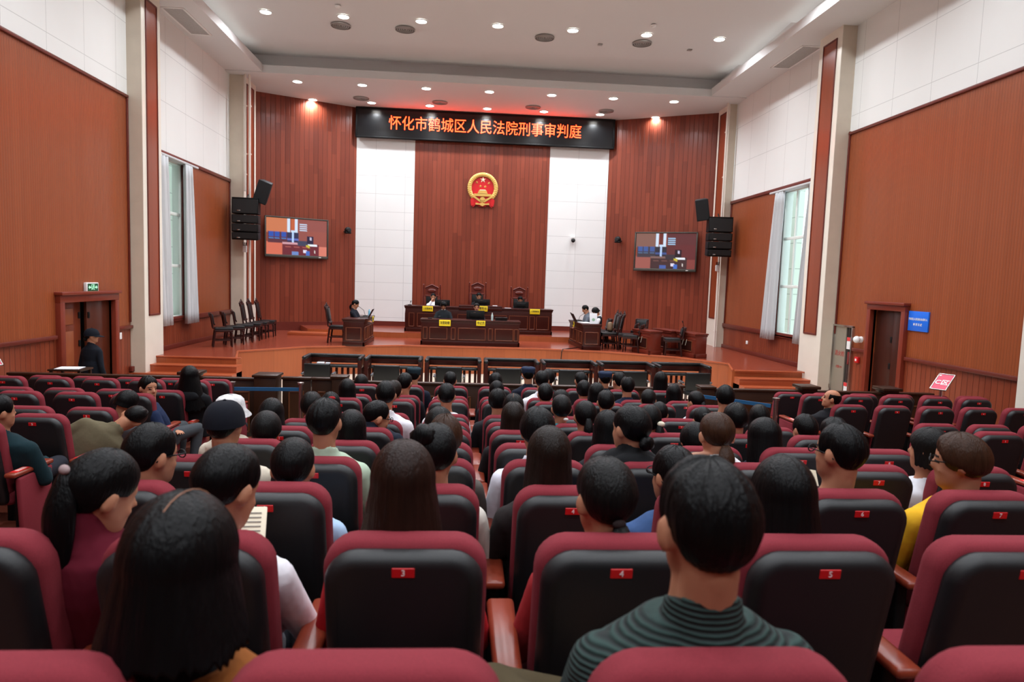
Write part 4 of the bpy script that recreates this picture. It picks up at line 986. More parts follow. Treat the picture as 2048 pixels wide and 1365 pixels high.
def sign_stand(x, y, rz, s, label):
    o = empty('sign_stand', (x, y, .165 if y < 10.6 else 0), rz, label, 'sign stand', 'zone sign stands'); z0 = 1.13
    mb = MB(); mb.lathe([(.001, 0), (.17, 0), (.16, .03), (.03, .05), (.001, .05)], n=24); mb.build('foot', M_chrome, o)
    mb = MB(); mb.tube((0, 0, .04), (0, 0, z0), .02, .02, 12); mb.build('post', M_chrome, o)
    R = RX(rad(-50)); c = V((0, .02, z0+.10))
    mb = MB()
    for sx in (-1, 1): mb.rbox(c+R @ V((sx*.11, 0, 0)), (.02, .02, .35), .005, 1, R)
    for sz in (-1, 1): mb.rbox(c+R @ V((0, 0, sz*.165)), (.24, .02, .02), .005, 1, R)
    mb.build('sign_frame', M_chrome, o)
    mb = MB(); mb.box(c, (.21, .01, .32), R); mb.build('poster', mat('pink_poster', (206, 62, 92), .5), o, None)
    t = inst('lettering', text_mesh(s, .115, M_whitep, .001, .002), o, c+R @ V((0, -.008, -.02)), (rad(90-50), 0, 0))
    mb = MB(); mb.box(c+R @ V((-.08, -.007, .13)), (.028, .003, .025), R); mb.build('mark', M_whitep, o, None)
sign_stand(7.21, 9.72, rad(-62), 'C区', 'tilted pink zone sign on a steel stand by the right wall')
sign_stand(-6.55, 9.9, rad(56), 'A区', 'tilted pink zone sign at the left edge of the left seats')
# guard's little table with a paper
o = empty('side_table', (-6.46, 11.68, 0), 0, 'small dark high table beside the guard at the left door', 'table')
mb = MB(); mb.rbox((0, 0, 1.0), (.52, .4, .03), .008); mb.build('table_top', M_dark, o)
for sx in (-1, 1):
    for sy in (-1, 1):
        mb = MB(); mb.rbox((sx*.22, sy*.16, .49), (.04, .04, .99), .005); mb.build('leg', M_dark, o)
sheet((-6.46, 11.66, 1.017), .15, .36, .3, 'white paper on the small high table beside the guard')

# ------------------------------------------------------------------ auditorium seats
def slab(mb, w_, z0, z1, y0, y1, rt, rb, edge, fn, m=0, crown=0.0, q=6):
    rings = []
    def outline(ins, y):
        pts = []; a, b, c, d = -w_/2+ins, w_/2-ins, z0+ins, z1-ins; r1 = max(.004, rt-ins); r2 = max(.004, rb-ins)
        for cx, cz, r, s in ((b-r1, d-r1, r1, 0), (a+r1, d-r1, r1, 90), (a+r2, c+r2, r2, 180), (b-r2, c+r2, r2, 270)):
            for i in range(q+1):
                t = rad(s+90*i/q); x = cx+r*cos(t); z = cz+r*sin(t)
                z += crown*(1-(2*x/w_)**2)*max(0, (z-z0)/(z1-z0))
                pts.append(fn(V((x, y, z))))
        return pts
    K = 4
    for i in range(K+1):
        t = (pi/2)*i/K; rings.append(outline(edge*(1-sin(t)), y0+edge*(1-cos(t))))
    for i in range(K, -1, -1):
        t = (pi/2)*i/K; rings.append(outline(edge*(1-sin(t)), y1-edge*(1-cos(t))))
    mb.loft(rings, m)
REC = lambda p: V((p.x, p.y+(1.03-p.z)*.21-.02*sin((p.z-.4)*5), p.z))
def seat_meshes():
    d = {}
    mb = MB(); slab(mb, .446, .43, 1.003, .028, .135, .085, .05, .036, REC, 0, .012); d['backrest'] = mb.mesh('backrest', M_fabric, 60)
    mb = MB(); slab(mb, .424, .37, .984, -.024, .06, .085, .05, .040, REC, 0, .010); d['back_shell'] = mb.mesh('back_shell', M_shell, 50)
    mb = MB(); mb.rbox((0, .37, .42), (.47, .44, .12), .04, 3); d['seat_cushion'] = mb.mesh('seat_cushion', M_fabric, 60)
    mb = MB(); mb.rbox((0, .26, .618), (.082, .46, .036), .014, 2, fn=lambda p: V((p.x*(1+.12*(p.y > 0)), p.y, p.z+.018*max(0, -p.y)))); d['armrest'] = mb.mesh('armrest', M_armwood, 50)
    mb = MB(); mb.rbox((0, .29, .30), (.05, .34, .60), .012, 2); d['side_panel'] = mb.mesh('side_panel', M_bplast, 50)
    mb = MB(); mb.rbox((0, .27, .335), (.034, .40, .52), .014, 2, fn=lambda p: V((p.x, p.y*(1-.18*(p.z < 0)), p.z))); d['end_pad'] = mb.mesh('end_pad', M_fabric, 60)
    mb = MB(); mb.box((0, 0, 0), (.05, .17, .004)); d['row_label'] = mb.mesh('row_label', mat('row_label_red', (226, 40, 44), .3), None)
    mb = MB(); mb.box((0, 0, 0), (.030, .10, .005)); d['row_lettering'] = mb.mesh('row_lettering', mat('row_label_pale', (240, 190, 180), .4), None)
    mb = MB(); mb.rbox((0, 0, 0), (.060, .004, .028), .0015, 1); d['number_plate'] = mb.mesh('number_plate', M_red, None)
    return d
SM = seat_meshes()
def seat(x, k, num, label, group, left_arm=False, end=0):
    o = empty('auditorium_seat', (x, rowY(k), FLZ[k]), 0, label, 'seat', group)
    inst('backrest', SM['backrest'], o); inst('back_shell', SM['back_shell'], o); inst('seat_cushion', SM['seat_cushion'], o)
    zt = .942; y = (1.03-zt)*.21-.02*sin((zt-.4)*5)-.0235
    p = inst('number_plate', SM['number_plate'], o, (0, y, zt), (rad(12-5), 0, 0))
    inst('digit', text_mesh(str(num), .025, M_digit, .0006, .0), p, (0, -.0028, 0), (rad(90), 0, 0))
    for s in ((-1, 1) if left_arm else (1,)):
        a = inst('armrest', SM['armrest'], o, (s*.29, 0, 0)); inst('side_panel', SM['side_panel'], o, (s*.29, 0, 0))
        if end == s or end == 2:
            inst('end_pad', SM['end_pad'], o, (s*.318, 0, 0))
            l = inst('row_label', SM['row_label'], a, (0, .16, .638)); inst('row_lettering', SM['row_lettering'], l, (0, 0, .001))
    return o
XC = lambda c: .15+(c-3.5)*.58
for k in range(1, 12):
    for c in range(1, 9):
        if k == 1 and not 2 <= c <= 5: continue
        if k == 2 and c > 7: continue
        seat(XC(c), k, c, 'maroon folding seat number %d in the %s row from the stage, centre block' % (c, ORD[12-k]), 'centre block, %s row from the stage' % ORD[12-k], c == 1, -1 if c == 1 else (1 if c == 8 else 0))
for k in range(5, 13):
    n = 1 if k == 5 else 2 if k == 6 else 3 if k == 7 else 4 if k == 8 else 5
    for c in range(6-n, 6):
        seat(-3.48-(5-c)*.57, k, c, 'maroon folding seat number %d in the %s row from the stage, left block' % (c, ORD[13-k]), 'left block, %s row from the stage' % ORD[13-k], c == 6-n, 1 if c == 5 else 0)
for k in (4, 5, 6, 7, 8, 10, 11, 12):
    n = {4: 0, 5: 1, 6: 1, 7: 2, 8: 3, 10: 5, 11: 5, 12: 6}[k]
    for c in range(1, n+1):
        seat(4.90+(c-1)*.573, k, c, 'maroon folding seat number %d in the %s row from the stage, right block' % (c, ORD[13-k]), 'right block, %s row from the stage' % ORD[13-k], c == 1, -1 if c == 1 else 0)

# ------------------------------------------------------------------ people
M_skin = mat('skin', (176, 122, 94), .55, spec=.25)
M_skinD = mat('skin_shade_lips', (150, 82, 74), .5)
M_brow = mat('brow_and_eye', (28, 20, 18), .5)
def hair_mat(name, c, rough=.40):
    if name in MATS: return MATS[name]
    m = mat(name, c, rough, spec=.13, noise_amt=.55, noise_scale=70, bump=.9, bscale=150, stretch=(1, 1, .06)); return m
HAIR = {'black': hair_mat('black_hair', (8, 8, 9)), 'soft': hair_mat('soft_black_hair', (15, 14, 14)), 'brown': hair_mat('brown_hair', (52, 32, 21)), 'dark': hair_mat('dark_brown_hair', (26, 18, 14)), 'red': hair_mat('reddish_brown_hair', (34, 19, 14))}
CL = {}
def cloth(c, stripes=False):
    k = (c, stripes)
    if k in CL: return CL[k]
    m = mat('cloth_%d_%d_%d' % c, c, .9, spec=.18, noise_amt=.10, noise_scale=40, bump=.8, bscale=14)
    CL[k] = m; return m
def ribbed():
    if 'ribbed_green_knit' in MATS: return MATS['ribbed_green_knit']
    m = bpy.data.materials.new('ribbed_green_knit'); MATS['ribbed_green_knit'] = m; m.use_nodes = True; nt = m.node_tree; b = nt.nodes['Principled BSDF']; b.inputs['Roughness'].default_value = .85
    tc = nt.nodes.new('ShaderNodeTexCoord'); wv = nt.nodes.new('ShaderNodeTexWave'); wv.wave_type = 'BANDS'; wv.bands_direction = 'Z'
    wv.inputs['Scale'].default_value = 30; wv.inputs['Distortion'].default_value = .6; wv.inputs['Detail'].default_value = 1
    nt.links.new(tc.outputs['Object'], wv.inputs[0])
    mx = nt.nodes.new('ShaderNodeMix'); mx.data_type = 'RGBA'; mx.inputs[6].default_value = srgb((9, 21, 21))+(1,); mx.inputs[7].default_value = srgb((32, 58, 54))+(1,)
    nt.links.new(wv.outputs['Fac'], mx.inputs[0]); nt.links.new(mx.outputs[2], b.inputs['Base Color'])
    bp = nt.nodes.new('ShaderNodeBump'); bp.inputs['Strength'].default_value = .6; bp.inputs['Distance'].default_value = .006; nt.links.new(wv.outputs['Fac'], bp.inputs['Height']); nt.links.new(bp.outputs[0], b.inputs['Normal'])
    return m
H0 = 1.21
HR = [(-.118, .020, .078, -.035), (-.108, .040, .088, -.010), (-.085, .054, .093, .030), (-.055, .064, .094, .058), (-.02, .069, .091, .080), (.02, .074, .093, .093), (.05, .075, .090, .094), (.08, .066, .074, .082), (.102, .046, .048, .058), (.115, .018, .016, .024)]
class Pose:
    def __init__(s, yaw=0, pitch=0, tilt=0, lean=0, side=0, arms='lap', fem=False, hx=0.0, stand=False, twist=0, fwd=0.0, neck=0.0, H=None):
        s.k = (yaw, pitch, tilt, lean, side, arms, fem, hx, stand, twist, fwd, neck)
        s.yaw, s.pitch, s.tilt, s.lean, s.side, s.arms, s.fem, s.hx, s.stand, s.twist, s.fwd, s.neck = s.k
        s.tuck = arms in ('desk', 'read', 'chin')
        s.kw = dict(yaw=yaw, pitch=pitch, tilt=tilt, lean=lean, side=side, arms=arms, fem=fem, hx=hx, stand=stand, twist=twist, fwd=fwd, neck=neck)
        s.hip = V((0, .36, .50)) if not stand else V((0, .22, .92))
        s.M = RZ(rad(twist)) @ RY(rad(side)) @ RX(rad(-lean))
        H = (H or H0) if not stand else 1.60; s.k += (H,)
        s.H = H; s.sz = H-.36+neck
        s.R = s.M @ RZ(rad(yaw)) @ RX(rad(pitch)) @ RY(rad(tilt))
        s.pivot = s.U(V((hx*.7, .212+fwd*.6, H-.25))) if True else None
        s.C = s.pivot+s.R @ V((hx*.3, .012+fwd*.4, .118))
    def U(s, p): return s.hip+s.M @ (V(p)-s.hip)
    def T(s, p): return s.C+s.R @ V(p)
def ell(c, rx, ry, n=20): return [V((c[0]+rx*cos(2*pi*i/n), c[1]+ry*sin(2*pi*i/n), c[2])) for i in range(n)]
def torso(mb, P, g=0.0, low=None, neck=True):
    f = .92 if P.fem else 1.0; sz = P.sz; yb = (lambda z: .37-.13*min(1, max(0, (z-.45)/(sz-.45)))) if not P.stand else (lambda z: .22)
    z0 = .40 if not P.stand else .86
    rows = [(z0, .168, .125), (z0+.10, .165, .128), ((z0+sz)/2-.02, .152*f, .112), (sz-.13, .172*f, .118), (sz-.055, .188*f, .108), (sz-.005, .180*f, .095), (sz+.03, (.116 if g < .01 else .126)*f, .074), (sz+.06, (.064 if g < .01 else .086)*f, .058)]
    if neck: rows += [(sz+.09, .056, .056), (sz+.14, .052, .054)]
    rings = [[P.U(p) for p in ell((0, yb(z)+(0 if z < sz else .0), z), rx+g, ry+g)] for z, rx, ry in rows]
    mb.loft(rings)
def armpts(P):
    sz = P.sz; f = .94 if P.fem else 1.0; out = []
    y0 = .245 if not P.stand else .22
    for s in (-1, 1):
        sh = V((s*.176*f, y0, sz-.050)); a = P.arms
        if a == 'desk': el, wr = V((s*.26, .42, sz-.27)), V((s*.13, .62, sz-.25))
        elif a == 'chin' and s == 1: el, wr = V((.22, .50, sz-.24)), V((.07, .40, sz+.06))
        elif a == 'chin': el, wr = V((-.25, .44, sz-.27)), V((-.08, .60, sz-.25))
        elif a == 'neck' and s == -1: el, wr = V((-.30, .30, sz-.02)), V((-.155, .25, sz+.05))
        elif a == 'read': el, wr = V((s*.23, .38, sz-.28)), V((s*.10, .56, sz-.16))
        elif a == 'down': el, wr = V((s*.235, y0-.02, sz-.30)), V((s*.24, y0+.06, sz-.54))
        elif a == 'fold': el, wr = V((s*.25, .34, sz-.28)), V((-s*.04, .46, sz-.26))
        else: el, wr = V((s*.232, .33, sz-.30)), V((s*.12, .54, .60))
        out.append((s, sh, el, wr))
    return out
def hand(mb, w0, d, side, curl=.5):
    """palm with five fingers starting at wrist w0, pointing along d"""
    d = d.normalized(); up = V((0, 0, 1)) if abs(d.z) < .9 else V((0, 1, 0)); x = d.cross(up).normalized(); z = x.cross(d).normalized()
    B = Matrix((x, d, z)).transposed()
    mb.ball(w0+d*.045, (.040, .048, .016), B, 12, 8)
    for i, (u, l) in enumerate(((-.030, .060), (-.010, .072), (.010, .068), (.029, .052))):
        a = w0+B @ V((u, .082, 0)); m1 = a+B @ V((u*.12, l*.5, -.006)); e = m1+B @ V((u*.1, l*.42, -.02*curl*2))
        mb.capsule(a, m1, .0092, .0085, 8); mb.capsule(m1, e, .0085, .007, 8)
    t = w0+B @ V((-side*.036, .03, -.004)); t2 = t+B @ V((-side*.026, .032, -.008)); mb.capsule(t, t2, .011, .009, 8); mb.capsule(t2, t2+B @ V((-side*.004, .028, -.006)), .009, .0075, 8)
BODY = {}
def body_mesh(P, vox, face):
    k = ('body', P.k, vox, face)
    if k in BODY: return BODY[k]
    mb = MB(); torso(mb, P)
    mb.capsule(P.U(V((0, .222 if not P.stand else .215, P.sz+.03))), P.T(V((0, -.03, -.06))), .055 if not P.fem else .048, .052 if not P.fem else .046, 14)
    n = 22; rings = []
    for z, rx, yf, yk in HR:
        cy = (yf-yk)/2; ry = (yf+yk)/2
        if z < -.09: cy = (yf+yk)/2*.5+.02; ry = abs(yf)*.55
        rings.append([P.T(V((rx*abs(cos(t))**.9*(1 if cos(t) > 0 else -1), cy+ry*sin(t), z))) for t in [2*pi*i/n for i in range(n)]])
    mb.loft(rings)
    mb.capsule(P.T((0, .088, .012)), P.T((0, .106, -.022)), .009, .0135, 8)
    for s in (-1, 1):
        mb.ball(P.T((s*.012, .096, -.026)), .009, None, 8, 6)
        mb.ball(P.T((s*.081, -.010, -.008)), (.013, .022, .034), P.R @ RZ(s*-.35) @ RX(-.15), 10, 8)
        mb.ball(P.T((s*.030, .078, .022)), (.022, .012, .008), P.R, 8, 6)
        mb.ball(P.T((s*.036, .068, -.035)), (.024, .016, .022), P.R, 8, 6)
    mb.ball(P.T((0, .086, -.062)), (.022, .012, .006), P.R, 10, 6); mb.ball(P.T((0, .085, -.074)), (.019, .012, .007), P.R, 10, 6)
    mb.ball(P.T((0, .078, -.102)), (.02, .014, .014), P.R, 10, 6)
    for s, sh, el, wr in armpts(P):
        sh, el, wr = P.U(sh), P.U(el), P.U(wr)
        mb.capsule(sh, el, .048 if not P.fem else .042, .038 if not P.fem else .034); mb.capsule(el, wr, .038 if not P.fem else .034, .026)
        d = wr-el
        if P.arms == 'neck' and s == -1: d = V((.9, -.25, .30))
        if P.arms in ('lap', 'desk', 'read') : d = V((-s*.5, .8, -.15))
        hand(mb, wr, d, s)
    for s in (-1, 1):
        if P.stand:
            mb.capsule((s*.09, .22, .90), (s*.095, .23, .50), .08, .055); mb.capsule((s*.095, .23, .50), (s*.095, .21, .09), .052, .036); mb.capsule((s*.095, .20, .045), (s*.10, .34, .035), .036, .03)
        else:
            k1, k2 = (.60, .52) if P.tuck else (.74, .68)
            mb.capsule((s*.09, .40, .50), (s*.11, k1, .52), .075, .055); mb.capsule((s*.11, k1, .52), (s*.11, k2, .10), .05, .034); mb.capsule((s*.11, k2-.02, .045), (s*.115, k2+.12, .035), .034, .028)
    me = remesh(mb, vox, [M_skin, M_brow, M_skinD], 'body', 3, .45)
    if face:
        Ri = P.R.inverted()
        for p in me.polygons:
            q = Ri @ (p.center-P.C); ax = abs(q.x)
            if q.y > .06:
                if .012 < ax < .050 and .022 < q.z+.12*ax*.0 < .031: p.material_index = 1
                elif .018 < ax < .044 and -.004 < q.z < .009: p.material_index = 1
                elif ax < .023 and -.078 < q.z < -.059: p.material_index = 2
    BODY[k] = me; return me
def shirt_mesh(P, vox, collar, sleeves='long'):
    k = ('shirt', P.k, vox, collar, sleeves)
    if k in BODY: return BODY[k]
    mb = MB(); torso(mb, P, .020, neck=False)
    c0 = .222 if not P.stand else .215
    hgt = {'crew': .015, 'polo': .045, 'high': .07, 'hood': .04}[collar]
    rc = .060 if P.fem else .066
    n = 20; z0 = P.sz+.035; fr = .012
    ro = [[P.U(V((r*cos(t), c0+r*.95*sin(t), z-fr*sin(t)*2))) for t in [2*pi*i/n for i in range(n)]] for r, z in ((rc+.03, z0-.03), (rc+.012, z0+.01), (rc+.004, z0+.02+hgt), (rc-.010, z0+.02+hgt), (rc-.012, z0-.02))]
    mb.loft(ro)
    if collar == 'hood':
        mb.ball(P.U(V((0, .13, P.sz+.0))), (.13, .055, .075), P.M, 16, 10)
    for s, sh, el, wr in armpts(P):
        if sleeves == 'none': continue
        sh, el, wr = P.U(sh), P.U(el), P.U(wr)
        r = .066 if not P.fem else .059
        mb.capsule(sh, el, r, r-.012)
        if sleeves == 'long': mb.capsule(el, wr, r-.013, .036)
    me = remesh(mb, vox, [cloth((128, 128, 128))], 'shirt', 2, .5)
    BODY[k] = me; return me
def trousers_mesh(stand, cross=False, tuck=False):
    k = ('trousers', stand, cross, tuck)
    if k in BODY: return BODY[k]
    mb = MB()
    if stand:
        mb.loft([ell((0, .22, z), rx, ry) for z, rx, ry in ((.78, .17, .13), (.88, .185, .145), (1.0, .17, .135))])
        for s in (-1, 1): mb.capsule((s*.09, .22, .88), (s*.095, .23, .50), .098, .07); mb.capsule((s*.095, .23, .50), (s*.095, .21, .10), .07, .055)
    else:
        mb.loft([ell((0, .37, z), rx, ry) for z, rx, ry in ((.40, .17, .14), (.48, .19, .16), (.56, .182, .145))])
        for s in (-1, 1):
            if cross and s == -1:
                mb.capsule((-.09, .40, .52), (-.36, .66, .60), .092, .07); mb.capsule((-.36, .66, .60), (-.02, .74, .50), .066, .05); continue
            k1, k2 = (.60, .52) if tuck else (.74, .68)
            mb.capsule((s*.09, .40, .50), (s*.11, k1, .52), .09, .068); mb.capsule((s*.11, k1, .52), (s*.11, k2, .12), .066, .052)
    me = remesh(mb, .014, [cloth((128, 128, 128))], 'trousers', 3); BODY[k] = me; return me
def shoes_mesh(stand, tuck=False):
    k = ('shoes', stand, tuck)
    if k in BODY: return BODY[k]
    mb = MB(); y0, y1 = (.17, .38) if stand else (.46, .66) if tuck else (.63, .83)
    for s in (-1, 1):
        mb.rbox((s*.112, (y0+y1)/2, .045), (.09, y1-y0, .085), .035, 3, fn=lambda p: V((p.x, p.y, p.z*(1-.35*max(0, p.y/.1)) if p.z > 0 else p.z)))
    me = mb.mesh('shoes', cloth((30, 30, 32)), 50); BODY[k] = me; return me
def interp(x, pts):
    for (a, b), (c, d) in zip(pts, pts[1:]):
        if a <= x <= c: return b+(d-b)*(x-a)/(c-a) if c > a else d
    return pts[-1][1]
SHORT = [(0, 147), (36, 144), (58, 130), (76, 108), (90, 94), (112, 101), (120, 100), (126, 84), (140, 70), (155, 61), (180, 56)]
FADE = [(0, 128), (30, 126), (50, 116), (70, 102), (92, 90), (112, 98), (120, 97), (128, 82), (142, 70), (160, 62), (180, 58)]
FULL = [(0, 146), (55, 146), (85, 132), (105, 124), (122, 112), (135, 88), (150, 74), (180, 66)]
PULL = [(0, 138), (40, 134), (65, 124), (80, 108), (92, 94), (112, 93), (126, 84), (140, 72), (160, 58), (180, 50)]
LONGP = [(0, 98), (112, 98), (126, 92), (140, 72), (158, 62), (180, 55)]
BOBP = [(0, 98), (118, 98), (130, 96), (144, 84), (180, 78)]
HM = {}
def hair_mesh(kind, seed=0, L=0.0, hole=0.0, th=.017, mess=.004, flare=.25, n=64):
    k = (kind, seed, L, hole, th, mess, flare, n)
    if k in HM: return HM[k]
    tab = {'short': SHORT, 'fade': FADE, 'full': FULL, 'pull': PULL, 'long': LONGP, 'bob': BOBP, 'ring': SHORT}[kind]
    ns = 26 if L == 0 else 40; rs = random.Random(seed); sx = rs.random()*50
    jag = [rs.random() for _ in range(n)]; rdg = [rs.gauss(0, 1) for _ in range(n)]
    cols = []
    for i in range(n):
        th_ = -180+360*i/n; at = abs(th_); pe = interp(at, tab)
        lim = 112 if kind == 'long' else 122
        ex = 0 if L == 0 else L*(1 if at < lim-10 else max(0, (lim-at)/10))*(1-.10*jag[i]-.18*max(0, (at-60)/60))
        arc = rad(pe)*.098; tot = arc+ex; col = []
        s0 = hole if kind != 'ring' else min(rad(64)*.098, tot*.97)
        for j in range(ns):
            l = s0+(tot-s0)*(j/(ns-1)) if (hole or kind == 'ring') else tot*(j+.35)/(ns-1+.35)
            p = min(l, arc)/.098; d = max(0, l-arc)
            e = 1.0
            if L == 0: e = min(1, max(0, (arc-l)/(.085 if kind != 'full' else .05)))**.75
            if kind == 'ring': e *= .5 if at < 112 else .05
            elif ex < L*.5: e = min(1, .2+max(0, (tot-l)/.03))
            t = .004+(th-.004)*e
            k0 = .7*(th-.017); a, b, c = .0765+t-k0, .0975+t-k0, .098+t-(th-.017)
            sp = sin(p)
            if p > pi/2 and L == 0: sp = max(sp, .62)
            a_ = rad(th_)
            x, y, z = a*sp*sin(a_), -b*sp*cos(a_)-.002, .018+c*cos(p)
            if d > 0:
                x *= 1+flare*d/.3*(1.0 if abs(x) > .0 else 1); y = y*(1+.04*d/.3)-.012*(d/.3); z -= d
            nz = noise.noise(V((sin(a_)*4+sx, cos(a_)*4, l*9)))+.6*noise.noise(V((sin(a_)*17+sx, cos(a_)*17, l*(3 if L else 14))))
            g = 1+(mess*nz*8+(.004+mess*.9)*(rdg[i]*.6+.8*noise.noise(V((i*.9+sx, l*14, seed*1.7)))))*min(1, l/.05)*(1 if n >= 90 else .6)
            col.append(V((x*g, y*g, z+mess*1.2*nz*(1 if p < 1.2 else 0))))
        cols.append(col)
    mb = MB(); vs = []; fs = []
    for c in cols: vs += c
    for i in range(n):
        for j in range(ns-1):
            if kind == 'ring' and abs(-180+360*(i+.5)/n) > 114: continue
            a = i*ns+j; b = ((i+1) % n)*ns+j; fs.append((a, b, b+1, a+1))
    if not (hole or kind == 'ring'):
        top = V((0, 0, 0))
        for c in cols: top += c[0]
        top = top/n+V((0, 0, .002)); vs.append(top); q = len(vs)-1
        fs += [(q, ((i+1) % n)*ns, i*ns) for i in range(n)]
    mb.add(vs, fs); me = mb.mesh('hair', [HAIR['black']], None); me.polygons.foreach_set('use_smooth', [True]*len(me.polygons))
    HM[k] = me; return me
def slot(o, m):
    for s in o.material_slots: s.link = 'OBJECT'; s.material = m
    return o
def tail_mesh(L, r, seed, drop=.9):
    k = ('tail', L, r, seed, drop)
    if k in HM: return HM[k]
    rs = random.Random(seed); mb = MB(); n = 16; rings = []
    for j in range(14):
        t = j/13; rr = r*(.55+1.3*t-1.65*t*t+.1) if t < 1 else .004
        rr = max(.004, r*(.6+.75*sin(pi*min(1, t*1.15))*(1-.35*t))*(1 if t < .82 else (1-t)/.18+.04))
        c = V((.006*sin(3*t+seed), -.03*sin(min(1, t*2.2)*pi/2)-.008*t, -L*t*drop))
        rings.append([c+V((rr*cos(q)*(1+.10*sin(5*q+seed)), rr*.75*sin(q)*(1+.10*sin(7*q)), 0)) for q in [2*pi*i/n for i in range(n)]])
    mb.loft(rings); me = mb.mesh('ponytail', [HAIR['black']], 80); HM[k] = me; return me
def bun_mesh(r, seed):
    k = ('bun', r, seed)
    if k in HM: return HM[k]
    mb = MB(); n, kk = 20, 12; rs = random.Random(seed); mb.ball((0, 0, 0), (r, r*.8, r*.9), None, n, kk)
    mb.v = [tuple(V(p)*(1+.16*noise.noise(V(p)*38+V((seed, 0, 0)))+.05*sin(60*p[0]+40*p[2]))) for p in mb.v]
    me = mb.mesh('bun', [HAIR['black']], 80); HM[k] = me; return me
def cap_mesh(kind):
    k = ('cap', kind)
    if k in HM: return HM[k]
    mb = MB(); n = 32
    if kind == 'baseball' or kind == 'guard':
        rings = []
        for j in range(9):
            p = rad(8+ (96-8)*j/8); h = .118 if kind == 'baseball' else .112
            rings.append([V(((.100)*sin(p)**.7*cos(q), (.122)*sin(p)**.7*sin(q)-.004, .02+h*cos(p))) for q in [2*pi*i/n for i in range(n)]])
        mb.loft(rings)
        mb.ball((0, 0, .02+.118), (.010, .010, .006), None, 8, 6)
        if kind == 'guard': mb.loft([[V((.102*cos(q), .124*sin(q)-.004, z)) for q in [2*pi*i/n for i in range(n)]] for z in (.0, .045)])
        br = []
        for i in range(13):
            a = rad(25+130*i/12); br.append((a))
        vs = [V((.100*cos(a), .122*sin(a)-.004, .012)) for a in br]+[V((.104*cos(a), (.122+.075*sin((a-rad(25))/rad(130)*pi))*sin(a)+.0, .004-.018*sin(a))) for a in br]
        vs += [p-V((0, 0, .008)) for p in vs]; m_ = 13; fs = []
        for i in range(12): fs += [(i, i+1, m_+i+1, m_+i), (2*m_+i, 2*m_+i+1, 3*m_+i+1, 3*m_+i), (m_+i, m_+i+1, 3*m_+i+1, 3*m_+i)]
        mb.add(vs, fs)
    elif kind == 'bucket':
        mb.loft([[V((r*cos(q), r*1.18*sin(q), z)) for q in [2*pi*i/n for i in range(n)]] for r, z in ((.012, .134), (.045, .131), (.072, .120), (.090, .100), (.099, .06), (.103, .03), (.138, -.010), (.140, -.018), (.105, .015))])
    else:   # soft officer cap with a flat top
        mb.loft([[V((r*cos(q), r*1.14*sin(q)+dy, z)) for q in [2*pi*i/n for i in range(n)]] for r, z, dy in ((.03, .128, .004), (.086, .124, .004), (.104, .112, .004), (.106, .095, .002), (.097, .066, 0), (.096, .030, 0), (.092, .026, 0))])
        mb.rbox((0, .135, .04), (.13, .07, .012), .005)
    me = mb.mesh('cap', [cloth((128, 128, 128))], 50); HM[k] = me; return me
def glasses_mesh():
    k = 'glasses'
    if k in HM: return HM[k]
    mb = MB()
    for s in (-1, 1):
        pts = [V((s*.033+.024*cos(q), .110, .004+.016*sin(q))) for q in [2*pi*i/16 for i in range(17)]]; mb.path(pts, .0028, 6)
        mb.path([(s*.06, .108, .008), (s*.080, .05, .010), (s*.082, -.01, .006), (s*.080, -.03, -.012)], .0028, 6)
    mb.path([(-.010, .114, .006), (.010, .114, .006)], .0025, 6)
    me = mb.mesh('glasses', M_bplast, 60); HM[k] = me; return me
